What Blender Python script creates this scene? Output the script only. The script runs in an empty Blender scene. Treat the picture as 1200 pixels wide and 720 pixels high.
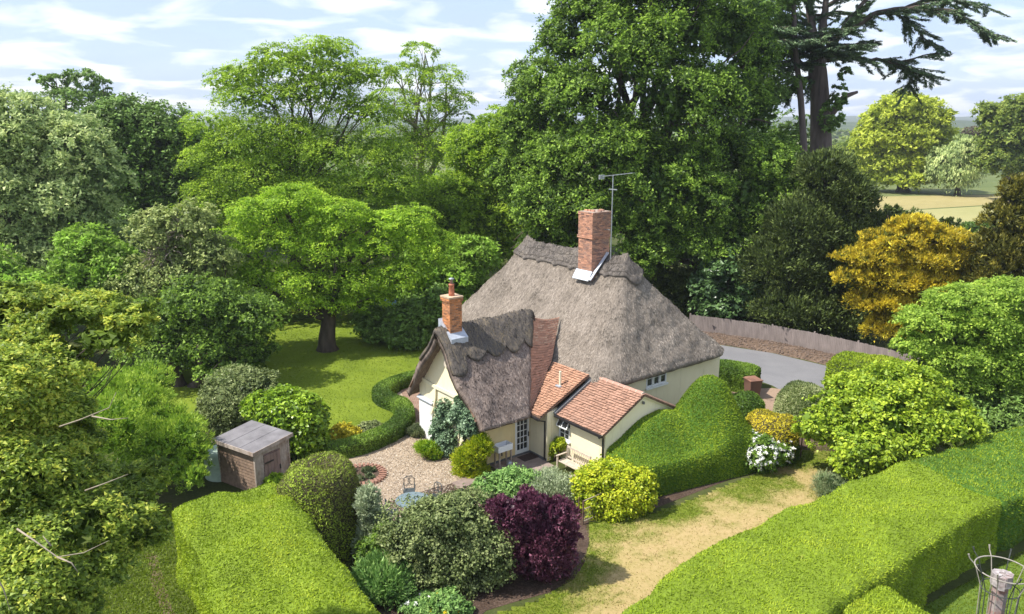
import bpy, math, numpy as np
from mathutils import Vector, noise as mn
sc = bpy.context.scene
C = sc.collection
R = math.radians
# ---------------------------------------------------------------- camera, sky, sun
F = 900.0; H = 15.0; PT = math.atan(218 / F); CP, SP = math.cos(PT), math.sin(PT)
cam_d = bpy.data.cameras.new("camera"); cam = bpy.data.objects.new("camera", cam_d); C.objects.link(cam)
cam.location = (0, 0, H); cam.rotation_euler = (math.pi / 2 - PT, 0, 0)
cam_d.sensor_width = 36; cam_d.lens = 36 * F / 1200; cam_d.clip_start = .3; cam_d.clip_end = 12000
sc.camera = cam
SUN_DIR = Vector((-.97, -.24, 0)).normalized(); SUN_EL = R(55)
w = bpy.data.worlds.new("World"); sc.world = w; w.use_nodes = True
nt = w.node_tree; nd = nt.nodes; lk = nt.links
bg = nd['Background']; bg.inputs['Strength'].default_value = .098
sky = nd.new('ShaderNodeTexSky'); sky.sky_type = 'NISHITA'; sky.sun_disc = False
sky.sun_elevation = SUN_EL; sky.sun_rotation = math.atan2(SUN_DIR.x, SUN_DIR.y); sky.altitude = 50; sky.air_density = 1.0; sky.dust_density = 1.2
tc = nd.new('ShaderNodeTexCoord'); sep = nd.new('ShaderNodeSeparateXYZ'); lk.new(tc.outputs['Generated'], sep.inputs[0])
def wm(op, a, b=None, clamp=False):
    n = nd.new('ShaderNodeMath'); n.operation = op; n.use_clamp = clamp
    for i, v in enumerate((a, b)):
        if v is None: continue
        if isinstance(v, (int, float)): n.inputs[i].default_value = v
        else: lk.new(v, n.inputs[i])
    return n.outputs[0]
zz = wm('ADD', wm('MAXIMUM', sep.outputs[2], 0.0), .15)
cmb = nd.new('ShaderNodeCombineXYZ'); lk.new(wm('DIVIDE', sep.outputs[0], zz), cmb.inputs[0]); lk.new(wm('DIVIDE', sep.outputs[1], zz), cmb.inputs[1])
n1 = nd.new('ShaderNodeTexNoise'); n1.inputs['Scale'].default_value = 1.25; n1.inputs['Detail'].default_value = 8; n1.inputs['Roughness'].default_value = .58; n1.inputs['Distortion'].default_value = .3
lk.new(cmb.outputs[0], n1.inputs['Vector'])
cr = nd.new('ShaderNodeMapRange'); cr.inputs[1].default_value = .38; cr.inputs[2].default_value = .66; lk.new(n1.outputs['Fac'], cr.inputs[0])
n2 = nd.new('ShaderNodeTexNoise'); n2.inputs['Scale'].default_value = 2.4; n2.inputs['Detail'].default_value = 9; n2.inputs['Distortion'].default_value = .5
lk.new(cmb.outputs[0], n2.inputs['Vector'])
cloudc = nd.new('ShaderNodeMix'); cloudc.data_type = 'RGBA'; cloudc.inputs[6].default_value = (3.1, 3.8, 5.4, 1); cloudc.inputs[7].default_value = (5.6, 5.8, 6.2, 1)
cr2 = nd.new('ShaderNodeMapRange'); cr2.inputs[1].default_value = .46; cr2.inputs[2].default_value = .60; lk.new(n2.outputs['Fac'], cr2.inputs[0]); lk.new(cr2.outputs[0], cloudc.inputs[0])
mx = nd.new('ShaderNodeMix'); mx.data_type = 'RGBA'; lk.new(wm('ADD', wm('MULTIPLY', cr.outputs[0], .32), .62), mx.inputs[0]); lk.new(sky.outputs[0], mx.inputs[6]); lk.new(cloudc.outputs[2], mx.inputs[7])
lk.new(mx.outputs[2], bg.inputs[0])
sd = bpy.data.lights.new("sun", 'SUN'); sd.energy = 3.3; sd.angle = R(.8); sd.color = (1, .955, .88)
so = bpy.data.objects.new("sun", sd); C.objects.link(so)
sv = Vector((SUN_DIR.x * math.cos(SUN_EL), SUN_DIR.y * math.cos(SUN_EL), math.sin(SUN_EL)))
so.rotation_euler = sv.to_track_quat('Z', 'Y').to_euler(); so.location = (-40, 10, 60)
sc.view_settings.view_transform = 'Standard'; sc.view_settings.look = 'None'; sc.view_settings.gamma = 1; sc.view_settings.exposure = 1.12
cy = sc.cycles
cy.max_bounces = 6; cy.diffuse_bounces = 3; cy.glossy_bounces = 2; cy.transmission_bounces = 4; cy.transparent_max_bounces = 8; cy.volume_bounces = 0
cy.caustics_reflective = False; cy.caustics_refractive = False; cy.sample_clamp_indirect = 6
try: cy.use_denoising = True
except Exception: pass
# ---------------------------------------------------------------- coordinates read off the photograph
def P(px, py, z=0.):
    x = (px - 600) / F; y = (360 - py) / F; d = (x, CP + y * SP, -SP + y * CP); t = (z - H) / d[2]
    return (t * d[0], t * d[1], z)
def at(px, py, Y):                              # the point at ground distance Y seen at that pixel
    x = (px - 600) / F; y = (360 - py) / F; t = Y / (CP + y * SP)
    return (t * x, Y, H + t * (-SP + y * CP))
PH = R(38); D1 = (math.sin(PH), -math.cos(PH)); D2 = (math.cos(PH), math.sin(PH)); OX, OY = .47, 32.87
def W(a, b, z): return (OX + a * D1[0] + b * D2[0], OY + a * D1[1] + b * D2[1], z)
def onp(px, py, a=None, b=None):                # the point of a house plane a = const or b = const
    x = (px - 600) / F; y = (360 - py) / F; d = (x, CP + y * SP, -SP + y * CP)
    D = D1 if a is not None else D2; k = a if a is not None else b
    t = (k + OX * D[0] + OY * D[1]) / (d[0] * D[0] + d[1] * D[1]); X, Y, Z = t * d[0], t * d[1], H + t * d[2]
    return ((X - OX) * D1[0] + (Y - OY) * D1[1], (X - OX) * D2[0] + (Y - OY) * D2[1], Z)
# ---------------------------------------------------------------- objects and meshes
def link(o, parent=None):
    C.objects.link(o)
    if parent is not None: o.parent = parent
    return o
def mk(name, V, Fc, mat, parent=None, tint=None, uv=None, smooth=False, loc=None):
    """one mesh object; Fc an (n,k) array or a list of tuples; verts in world space, or relative to loc"""
    me = bpy.data.meshes.new(name)
    V = np.asarray(V, dtype=np.float32)
    if isinstance(Fc, np.ndarray):
        k = Fc.shape[1]; n = len(Fc)
        me.vertices.add(len(V)); me.vertices.foreach_set('co', V.ravel())
        me.loops.add(n * k); me.loops.foreach_set('vertex_index', Fc.astype(np.int32).ravel())
        me.polygons.add(n); me.polygons.foreach_set('loop_start', np.arange(0, n * k, k, dtype=np.int32))
        me.update(calc_edges=True)
    else:
        me.from_pydata([tuple(v) for v in V], [], [tuple(f) for f in Fc]); me.update()
    if smooth: me.polygons.foreach_set('use_smooth', np.ones(len(me.polygons), dtype=bool))
    if tint is not None:
        at_ = me.attributes.new('tint', 'FLOAT', 'POINT'); at_.data.foreach_set('value', np.asarray(tint, dtype=np.float32))
    if uv is not None:
        ul = me.uv_layers.new(name='UVMap'); li = np.empty(len(me.loops), dtype=np.int32); me.loops.foreach_get('vertex_index', li)
        ul.data.foreach_set('uv', np.asarray(uv, dtype=np.float32)[li].ravel())
    if mat: me.materials.append(mat)
    o = bpy.data.objects.new(name, me); link(o, parent)
    if parent is not None and loc is None:
        pl = parent; off = Vector((0, 0, 0))
        while pl is not None: off += Vector(pl.location); pl = pl.parent
        o.location = -off                        # the things' empties are never rotated, so world verts stay put
    if loc is not None: o.location = loc
    return o
def thing(name, label, cat, loc=(0, 0, 0), group=None, parent=None):
    o = bpy.data.objects.new(name, None); o.empty_display_size = .3; link(o, parent); o.location = loc
    if label: o['label'] = label
    if cat: o['category'] = cat
    if group: o['group'] = group
    return o
def tag(o, label=None, cat=None, group=None, kind=None):
    if label: o['label'] = label
    if cat: o['category'] = cat
    if group: o['group'] = group
    if kind: o['kind'] = kind
    return o
class MB:                                       # collects simple solids
    def __init__(s): s.v = []; s.f = []
    def add(s, V, Fc):
        k = len(s.v); s.v += [tuple(p) for p in V]; s.f += [tuple(i + k for i in f) for f in Fc]; return s
    def hexa(s, p):                              # 8 corners: bottom 4 then top 4
        return s.add(p, [(3, 2, 1, 0), (4, 5, 6, 7), (0, 1, 5, 4), (1, 2, 6, 5), (2, 3, 7, 6), (3, 0, 4, 7)])
    def box(s, c, sz, fr=None):                  # centre, size in frame fr (two horizontal unit vectors)
        e1, e2 = fr or ((1, 0), (0, 1)); q = []
        for k in (-.5, .5):
            for i, j in ((-.5, -.5), (.5, -.5), (.5, .5), (-.5, .5)):
                q.append((c[0] + e1[0] * sz[0] * i + e2[0] * sz[1] * j, c[1] + e1[1] * sz[0] * i + e2[1] * sz[1] * j, c[2] + sz[2] * k))
        return s.hexa(q)
    def hbox(s, a0, a1, b0, b1, z0, z1):         # box in the house frame
        return s.hexa([W(a0, b0, z0), W(a1, b0, z0), W(a1, b1, z0), W(a0, b1, z0), W(a0, b0, z1), W(a1, b0, z1), W(a1, b1, z1), W(a0, b1, z1)])
    def bar(s, p, q, w_, h_=None, up=(0, 0, 1)): # square bar from p to q
        p = Vector(p); q = Vector(q); d = (q - p).normalized(); u = Vector(up)
        if abs(d.dot(u)) > .97: u = Vector((1, 0, 0))
        x = d.cross(u).normalized() * w_ / 2; y = x.cross(d).normalized() * (h_ or w_) / 2
        return s.hexa([p - x - y, p + x - y, p + x + y, p - x + y, q - x - y, q + x - y, q + x + y, q - x + y])
    def tube(s, pts, rad, n=8, cap=True):
        pts = [Vector(p) for p in pts]; rr = rad if hasattr(rad, '__len__') else [rad] * len(pts)
        V = []; Fc = []; pu = None
        for i, p in enumerate(pts):
            d = (pts[min(i + 1, len(pts) - 1)] - pts[max(i - 1, 0)])
            d = d.normalized() if d.length > 1e-6 else Vector((0, 0, 1))
            if pu is None: pu = d.orthogonal().normalized()
            u = (pu - d * pu.dot(d)); u = u.normalized() if u.length > 1e-4 else d.orthogonal().normalized(); pu = u; v = d.cross(u)
            for k in range(n):
                t = 2 * math.pi * k / n; V.append(p + (u * math.cos(t) + v * math.sin(t)) * rr[i])
        for i in range(len(pts) - 1):
            for k in range(n): a = i * n + k; b = i * n + (k + 1) % n; Fc.append((a, b, b + n, a + n))
        if cap: Fc.append(tuple(range(n - 1, -1, -1))); Fc.append(tuple(range((len(pts) - 1) * n, len(pts) * n)))
        return s.add(V, Fc)
    def lathe(s, c, prof, n=16):
        return s.tube([(c[0], c[1], c[2] + z) for r, z in prof], [r for r, z in prof], n)
    def go(s, name, mat, parent=None, smooth=False, loc=None): return mk(name, s.v, s.f, mat, parent, smooth=smooth, loc=loc)
# ---------------------------------------------------------------- materials
MC = {}
def base_mat(name):
    m = bpy.data.materials.new(name); m.use_nodes = True; return m, m.node_tree.nodes, m.node_tree.links, m.node_tree.nodes['Principled BSDF']
def ramp(n, l, src, stops):
    r = n.new('ShaderNodeValToRGB'); el = r.color_ramp.elements
    while len(el) < len(stops): el.new(.5)
    for e, (p, c) in zip(el, stops): e.position = p; e.color = (*c, 1)
    l.new(src, r.inputs[0]); return r.outputs[0]
def noise(n, l, scale, detail=4, rough=.55, vec=None, dist=0):
    t = n.new('ShaderNodeTexNoise'); t.inputs['Scale'].default_value = scale; t.inputs['Detail'].default_value = detail
    t.inputs['Roughness'].default_value = rough; t.inputs['Distortion'].default_value = dist
    if vec is not None: l.new(vec, t.inputs['Vector'])
    return t.outputs['Fac']
def pos(n, l, scale=None):
    g = n.new('ShaderNodeNewGeometry')
    if scale is None: return g.outputs['Position']
    m = n.new('ShaderNodeMapping'); m.inputs['Scale'].default_value = scale; l.new(g.outputs['Position'], m.inputs[0]); return m.outputs[0]
def mixc(n, l, f, a, b, mode='MIX'):
    m = n.new('ShaderNodeMix'); m.data_type = 'RGBA'; m.blend_type = mode
    for i, v in ((0, f), (6, a), (7, b)):
        if isinstance(v, (int, float)): m.inputs[i].default_value = v
        elif isinstance(v, tuple): m.inputs[i].default_value = (*v, 1)
        else: l.new(v, m.inputs[i])
    return m.outputs[2]
def bump(n, l, b, h, strength=.5, dist=.02):
    t = n.new('ShaderNodeBump'); t.inputs['Strength'].default_value = strength; t.inputs['Distance'].default_value = dist
    l.new(h, t.inputs['Height']); l.new(t.outputs[0], b.inputs['Normal'])
def plain(name, c, rough=.7, metal=0, var=.25, scale=6., spec=.3, bmp=.2, detail=6, stretch=None, dirt=None):
    if name in MC: return MC[name]
    m, n, l, b = base_mat(name); p = pos(n, l, stretch)
    f = noise(n, l, scale, detail, .6, p)
    col = ramp(n, l, f, [(.3, tuple(x * (1 - var) for x in c)), (.7, tuple(min(1, x * (1 + var)) for x in c))])
    if dirt:
        f2 = noise(n, l, scale * .35, 6, .65, p); fr = n.new('ShaderNodeMapRange'); fr.inputs[1].default_value = .5; fr.inputs[2].default_value = .72; l.new(f2, fr.inputs[0]); col = mixc(n, l, fr.outputs[0], col, dirt)
    l.new(col, b.inputs['Base Color']); b.inputs['Roughness'].default_value = rough; b.inputs['Metallic'].default_value = metal; b.inputs['Specular IOR Level'].default_value = spec
    if bmp: bump(n, l, b, f, bmp, .01)
    MC[name] = m; return m
def leafm(name, stops, trans=.3, rough=.5, big=.12, spec=.25, second=None, K=1.0):
    """leaf material: colour by the stored tint, varied over metres"""
    if name in MC: return MC[name]
    stops = [tuple(min(.85, x * K) for x in c) for c in stops]
    m, n, l, b = base_mat(name)
    a = n.new('ShaderNodeAttribute'); a.attribute_name = 'tint'
    f = noise(n, l, .45, 3, .6, pos(n, l)); mr = n.new('ShaderNodeMapRange'); mr.inputs[3].default_value = -big * 2; mr.inputs[4].default_value = big * 2; l.new(f, mr.inputs[0])
    ad = n.new('ShaderNodeMath'); ad.use_clamp = True; l.new(a.outputs['Fac'], ad.inputs[0]); l.new(mr.outputs[0], ad.inputs[1])
    k = len(stops) - 1
    col = ramp(n, l, ad.outputs[0], [(.08 + .84 * i / k, c) for i, c in enumerate(stops)])
    if second:
        f2 = noise(n, l, second[1], 4, .6, pos(n, l)); m2 = n.new('ShaderNodeMapRange'); m2.inputs[1].default_value = second[2]; m2.inputs[2].default_value = second[2] + .12; l.new(f2, m2.inputs[0])
        col = mixc(n, l, m2.outputs[0], col, second[0])
    l.new(col, b.inputs['Base Color']); b.inputs['Roughness'].default_value = rough; b.inputs['Specular IOR Level'].default_value = spec
    if trans:
        tr = n.new('ShaderNodeBsdfTranslucent'); tc_ = mixc(n, l, .35, col, (.5, .75, .05), 'MULTIPLY'); tc2 = mixc(n, l, .75, tc_, col)
        l.new(tc2, tr.inputs[0]); ms = n.new('ShaderNodeMixShader'); ms.inputs[0].default_value = trans
        l.new(b.outputs[0], ms.inputs[1]); l.new(tr.outputs[0], ms.inputs[2]); l.new(ms.outputs[0], n['Material Output'].inputs[0])
    MC[name] = m; return m
# ---------------------------------------------------------------- foliage
def nz(v): return v / np.maximum(np.linalg.norm(v, axis=1, keepdims=True), 1e-9)
def leafquads(Pp, N, T, L, Wd, fold=.25, tri=True):
    """leaves from centre, normal, long axis, length, width: small far ones three-cornered, near ones bent rhombs"""
    if tri:
        T = nz(T); S = nz(np.cross(T, N)); L = L[:, None]; Wd = Wd[:, None]; N = np.cross(S, T)
        V = np.stack([Pp - T * L * .45 - S * Wd * .58 - N * Wd * fold * .5, Pp - T * L * .45 + S * Wd * .58 - N * Wd * fold * .5, Pp + T * L * .6], 1).reshape(-1, 3)
        return V, np.arange(len(Pp) * 3).reshape(-1, 3)
    T = nz(T); S = nz(np.cross(T, N)); N = np.cross(S, T); L = L[:, None]; Wd = Wd[:, None]
    V = np.stack([Pp - T * L * .5, Pp + S * Wd * .5 + N * Wd * fold - T * L * .05, Pp + T * L * .5, Pp - S * Wd * .5 + N * Wd * fold - T * L * .05], 1).reshape(-1, 3)
    return V, np.arange(len(Pp) * 4).reshape(-1, 4)
def crown(lobes, leaves, lsize, rng, per=26, flat=.5, mode='leaf', rc=.27, aspect=.6, fill=.10, tvar=.5, out=1.06, low=.35, droop=0., back=.5, normal_up=.6, cull=.68, rough=.16, tri=True, gap=None, gsc=.33):
    """lobes (n,6) ellipsoids -> verts, faces, tint"""
    Lb = np.asarray(lobes, float); A = (Lb[:, 3] * Lb[:, 5] + Lb[:, 3] * Lb[:, 4] + Lb[:, 4] * Lb[:, 5]); A = A / A.sum()
    nc = max(4, int(leaves / per)); K = nc * 4
    idx = rng.choice(len(Lb), K, p=A); d = nz(rng.normal(size=(K, 3)))
    keep = (rng.random(K) < np.where(d[:, 2] < -.25, low, 1)) & (rng.random(K) < np.where(d[:, 1] > .45, back, 1))
    idx = idx[keep]; d = d[keep]
    fr_ = rng.normal(size=(len(Lb), 3, 3)) * 2.6; wv = np.zeros(len(idx))
    for q_ in range(3): wv += np.sin(np.einsum('ij,ij->i', d, fr_[idx, q_]) + q_ * 2.1 + idx)
    u = (out - rng.random(len(idx)) ** 2 * .32) * (1 + rough * wv / 3) + rng.normal(size=len(idx)) * .03
    cen = Lb[idx, :3] + Lb[idx, 3:] * d * u[:, None]
    ok = np.ones(len(idx), bool)
    for j in range(len(Lb)):
        q = (cen - Lb[j, :3]) / Lb[j, 3:]; ok &= ~((np.einsum('ij,ij->i', q, q) < cull ** 2) & (idx != j))
    if gap is not None:
        g_ = np.array([mn.noise(Vector(p) * gsc) + .4 * mn.noise(Vector(p) * gsc * 2.7) if o else 9 for p, o in zip(cen, ok)]); ok &= g_ < gap
    idx = idx[ok][:nc]; d = d[ok][:nc]; cen = cen[ok][:nc]; n = len(idx)
    if n == 0: return np.zeros((0, 3)), np.zeros((0, 4), int), np.zeros(0)
    per = max(3, int(leaves * (1 - fill) / n))
    cr_ = (Lb[idx, 3:].mean(1) * rc * rng.uniform(.6, 1.3, n)); od = nz(d / Lb[idx, 3:] * Lb[idx, 3:].mean(1)[:, None])
    ci = np.repeat(np.arange(n), per); m = len(ci)
    g = nz(rng.normal(size=(m, 3))) * (rng.random(m) ** .5 * np.exp(rng.normal(size=m) * .28))[:, None]
    ax = nz(od * .55 + np.array([0, 0, 1.]) * .6)[ci]        # clump short axis
    g = g - ax * np.einsum('ij,ij->i', g, ax)[:, None] * (1 - flat)
    Pp = cen[ci] + g * cr_[ci][:, None]
    if droop: Pp[:, 2] -= droop * cr_[ci] * (np.linalg.norm(g, axis=1) ** 2)
    rnd = rng.normal(size=(m, 3))
    if mode == 'leaf':
        N = nz(od[ci] * .5 + np.array([0, 0, 1.]) * normal_up + rnd * .55); T = nz(np.cross(N, rng.normal(size=(m, 3))) + g * .8)
    elif mode == 'shoot':                                    # shoots pointing out and up
        T = nz(od[ci] * .8 + np.array([0, 0, 1.]) * (.55 - droop) + rnd * .38); N = nz(np.cross(T, rng.normal(size=(m, 3))) + od[ci] * .3)
    else:                                                    # hang
        T = nz(np.array([0, 0, -1.]) + rnd * .35 + od[ci] * .35); N = nz(od[ci] + rnd * .4)
    Lh = lsize * rng.uniform(.6, 1.35, m)
    V1, F1 = leafquads(Pp, N, T, Lh, Lh * aspect, tri=tri)
    ct = rng.uniform(0, 1, n)
    t1 = np.clip(.5 + (ct[ci] - .5) * tvar + (rng.random(m) - .5) * tvar * 1.2, 0, 1)
    k = int(leaves * fill * 1.5)
    if k:
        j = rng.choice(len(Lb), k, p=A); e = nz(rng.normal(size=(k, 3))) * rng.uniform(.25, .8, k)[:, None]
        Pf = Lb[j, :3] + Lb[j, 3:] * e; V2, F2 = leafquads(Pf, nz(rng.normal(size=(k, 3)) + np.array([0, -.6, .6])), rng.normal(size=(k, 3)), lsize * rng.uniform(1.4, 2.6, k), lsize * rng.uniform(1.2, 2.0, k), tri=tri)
        F1 = np.vstack([F1, F2 + len(V1)]); V1 = np.vstack([V1, V2]); t1 = np.concatenate([t1, rng.uniform(0, .35, k)])  # inner leaves tinted darker: shade of the crown's depth put into their colour
    return V1, F1, np.repeat(t1, 3 if tri else 4)
def lob(px, py, Y, rx, ry, rd=None):
    c = at(px, py, Y); D = (c[1] * CP + (H - c[2]) * SP) / F
    return (c[0], c[1], c[2], rx * D, (rd or rx) * D, ry * D)
bark = plain('bark', (.085, .065, .05), .9, var=.45, scale=3, stretch=(1, 1, .25), bmp=.8)
bark_red = plain('cedar_bark', (.13, .10, .09), .9, var=.4, scale=3, stretch=(1, 1, .2), bmp=.8)
bark_pale = plain('pale_bark', (.3, .25, .19), .9, var=.3, scale=5, bmp=.3)
def wob(p, q, n, amp, rng, sag=0.):
    p = np.array(p, float); q = np.array(q, float); L = np.linalg.norm(q - p); o = []
    a1 = rng.normal(size=3) * amp * L; a2 = rng.normal(size=3) * amp * .5 * L
    for i in range(n + 1):
        t = i / n; v = p + (q - p) * t + a1 * math.sin(math.pi * t) + a2 * math.sin(2 * math.pi * t); v[2] += sag * L * math.sin(math.pi * t); o.append(tuple(v))
    return o
def tree(name, label, cat, base, lobes, leaves, lsize, mat, seed, trunk=.35, top=.45, limbs=9, bmat=None, stems=1, group=None, twigs=0, limbr=1., twig_lobes=None, lean=None, crownname='crown', **kw):
    rng = np.random.default_rng(seed); th = thing(name, label, cat, (base[0], base[1], 0), group)
    Lb = np.asarray(lobes, float)
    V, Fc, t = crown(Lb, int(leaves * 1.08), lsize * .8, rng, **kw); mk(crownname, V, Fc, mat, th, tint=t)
    if trunk:
        cz = Lb[:, 2].max(); cx = np.average(Lb[:, 0]); cyy = np.average(Lb[:, 1])
        for s in range(stems):
            mb = MB(); o = (rng.normal(size=2) * trunk * 1.3) if stems > 1 else np.zeros(2)
            zt = cz * top; tp = (base[0] + (cx - base[0]) * .5 + o[0] * 2.5, base[1] + (cyy - base[1]) * .5 + o[1] * 2.5, zt)
            if lean: tp = (tp[0] + lean[0], tp[1] + lean[1], zt)
            ln = wob((base[0] + o[0], base[1] + o[1], -.2), tp, 7, .03, rng)
            mb.tube(ln, [trunk * (1.45 if i == 0 else 1.05 - .55 * i / 7) for i in range(8)], 10)
            order = rng.permutation(len(Lb))[:limbs] if len(Lb) > limbs else rng.permutation(np.arange(limbs) % len(Lb))
            for j in order[s::stems]:
                q = Lb[j, :3] + Lb[j, 3:] * nz(rng.normal(size=(1, 3)))[0] * .45; k = rng.integers(4, 8); p = ln[k]
                ll = wob(p, q, 6, .07, rng, .05); r0 = trunk * .38 * limbr
                mb.tube(ll, [r0 * (1 - .8 * i / 6) for i in range(7)], 6)
                for _ in range(3):
                    q2 = Lb[j, :3] + Lb[j, 3:] * nz(rng.normal(size=(1, 3)))[0] * .93; l2 = wob(ll[rng.integers(2, 6)], q2, 4, .08, rng)
                    mb.tube(l2, [r0 * .38 * (1 - .75 * i / 4) for i in range(5)], 4, False)
            mb.go('trunk', bmat or bark, th, True)
    if twigs:
        mb = MB()
        Lb = np.asarray(twig_lobes, float) if twig_lobes is not None else Lb
        for _ in range(twigs):
            j = rng.integers(len(Lb)); d = nz(rng.normal(size=(1, 3)) + np.array([[0, -.5, .5]]))[0]
            p = Lb[j, :3] + Lb[j, 3:] * d * .3; q = Lb[j, :3] + Lb[j, 3:] * d * 1.04
            l2 = wob(p, q, 4, .07, rng); mb.tube(l2, [.05, .04, .03, .02, .012], 4, False)
        tag(mb.go('twig', bark_pale, th, True), kind='stuff')
    return th
def surf_sample(V, Fq, n, rng, upw=0.):
    a, b, c, d = (V[Fq[:, i]] for i in range(4)); N = np.cross(c - a, d - b); ar = np.linalg.norm(N, axis=1) / 2; N = nz(N)
    wgt = ar * (1 + upw * np.clip(N[:, 2], 0, 1)); k = rng.choice(len(Fq), n, p=wgt / wgt.sum()); s = rng.random((n, 1)); t = rng.random((n, 1))
    Pp = (a[k] * (1 - s) + b[k] * s) * (1 - t) + (d[k] * (1 - s) + c[k] * s) * t
    return Pp, N[k]
def clad(V, Fq, n, lsize, rng, aspect=.5, lay=.35, depth=.08, tvar=.5, up=.25, patch=.6):
    """clipped foliage: short sprigs standing on a surface"""
    Pp, N = surf_sample(V, Fq, n, rng); rnd = rng.normal(size=(n, 3))
    T = nz(N * (1 - lay) + rnd * .45 + np.array([0, 0, up])); Nn = nz(N * .55 + rnd * .5 + np.array([0, 0, .25]))
    Pp = Pp + N * (rng.random((n, 1)) - .6) * depth
    L = lsize * rng.uniform(.6, 1.4, n); V1, F1 = leafquads(Pp, Nn, T, L, L * aspect, .15)
    pt = np.array([mn.noise(Vector(p) * patch) for p in Pp[::1]]) if n < 150000 else np.zeros(n)
    t = np.clip(.5 + pt * .75 + (rng.random(n) - .5) * tvar * 1.3, 0, 1)
    return V1, F1, np.repeat(t, 3)
core_m = plain('hedge_core', (.05, .075, .012), .95, var=.4, scale=9)
core_b = plain('hedge_core_brown', (.05, .042, .02), .95, var=.4, scale=9)
def dome_mesh(c, r, h, e=.8, n=28, m=16, amp=.05, seed=0, ry=None, base=0.):
    """squat superellipsoid sitting on the ground"""
    ry = ry or r; V = []; cx, cy_ = c[0], c[1]; off = Vector((seed * 3.1, seed, 0))
    for j in range(m + 1):
        ph = math.pi / 2 * j / m; rr = math.cos(ph) ** e; z = math.sin(ph) ** e
        if j == m: rr = .02
        for i in range(n):
            t = 2 * math.pi * i / n; p = Vector((rr * math.cos(t), rr * math.sin(t), z)); k = 1 + amp * 2 * mn.noise(p * 1.7 + off) + amp * mn.noise(p * 4 + off)
            kb = 1 - base * max(0, .35 - z) / .35
            V.append((cx + r * p.x * k * kb, cy_ + ry * p.y * k * kb, h * p.z * k))
    Fq = np.array([(j * n + i, j * n + (i + 1) % n, (j + 1) * n + (i + 1) % n, (j + 1) * n + i) for j in range(m) for i in range(n)])
    return np.array(V), Fq
def clipped(name, label, cat, V, Fq, n, lsize, mat, seed, core=None, loc=None, group=None, **kw):
    rng = np.random.default_rng(seed); c = V.mean(0); th = thing(name, label, cat, loc or (c[0], c[1], 0), group)
    mk('twiggy_core', V, Fq, core or core_m, th, smooth=True)
    V1, F1, t = clad(V, Fq, n, lsize, rng, **kw); mk('clipped_foliage', V1, F1, mat, th, tint=t)
    return th
def hedge_mesh(line, wid, hgt, seg=.35, rnd=.18, amp=.05, seed=0, prof=11):
    """clipped hedge along a polyline; wid and hgt may vary per point"""
    pts = [np.array(p[:2], float) for p in line]; n0 = len(pts); wl = wid if hasattr(wid, '__len__') else [wid] * n0; hl = hgt if hasattr(hgt, '__len__') else [hgt] * n0
    P_, W_, H_ = [], [], []
    for i in range(n0 - 1):
        L = np.linalg.norm(pts[i + 1] - pts[i]); k = max(1, int(L / seg))
        for j in range(k): t = j / k; P_.append(pts[i] * (1 - t) + pts[i + 1] * t); W_.append(wl[i] * (1 - t) + wl[i + 1] * t); H_.append(hl[i] * (1 - t) + hl[i + 1] * t)
    P_.append(pts[-1]); W_.append(wl[-1]); H_.append(hl[-1]); m = len(P_)
    # smooth heading
    V = []; ns = max(5, int(max(wl) / seg)); nh = max(4, int(max(hl) / seg))
    pr = [(-1, j / nh) for j in range(nh)] + [(-1 + 2 * j / ns, 1) for j in range(ns + 1)] + [(1, 1 - (j + 1) / nh) for j in range(nh)]
    for i in range(m):
        d = P_[min(i + 1, m - 1)] - P_[max(i - 1, 0)]; d = d / np.linalg.norm(d); nn = np.array([-d[1], d[0]])
        endk = min(i, m - 1 - i)
        for x, z in pr:
            h = H_[i]; wx = x * W_[i] / 2; zz_ = z * h
            ex = W_[i] / 2 - abs(wx); ez = h - zz_
            if ex < rnd and ez < rnd:
                q = rnd - min(ex, ez); wx -= math.copysign(.3 * q, x) if z < 1 or ex < rnd else 0; zz_ -= .3 * q if ex < rnd else 0
            if endk == 0: zz_ *= .93; wx *= .93
            v = Vector((P_[i][0] + nn[0] * wx, P_[i][1] + nn[1] * wx, zz_)); f = amp * (1.6 * mn.noise(v * .55 + Vector((seed, 0, 0))) + .8 * mn.noise(v * 1.7))
            V.append((v.x + nn[0] * f * (1 if x > 0 else -1) * (z < 1), v.y + nn[1] * f * (1 if x > 0 else -1) * (z < 1), v.z + f * (z > .5)))
    k = len(pr); Fq = [(i * k + j, (i + 1) * k + j, (i + 1) * k + j + 1, i * k + j + 1) for i in range(m - 1) for j in range(k - 1)]
    V = np.array(V); Fq = np.array(Fq)
    # ends: close with a strip grid between matching side points
    for e in (0, m - 1):
        rows = []
        for j in range(nh + 1):
            a = V[e * k + j]; b = V[e * k + (k - 1 - j)]; rows.append([a * (1 - s / 6) + b * (s / 6) for s in range(7)])
        o = len(V); V = np.vstack([V, np.array(rows).reshape(-1, 3)])
        q = [(o + j * 7 + s, o + j * 7 + s + 1, o + (j + 1) * 7 + s + 1, o + (j + 1) * 7 + s) for j in range(nh) for s in range(6)]
        if e: q = [t[::-1] for t in q]
        Fq = np.vstack([Fq, np.array(q)])
    a, b, c, d = (V[Fq[:, i]] for i in range(4)); N = np.cross(c - a, d - b); top = N[:, 2] [(N[:, 2] ** 2 > .5 * (N ** 2).sum(1))]
    if top.sum() < 0: Fq = Fq[:, ::-1]
    return V, Fq
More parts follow.
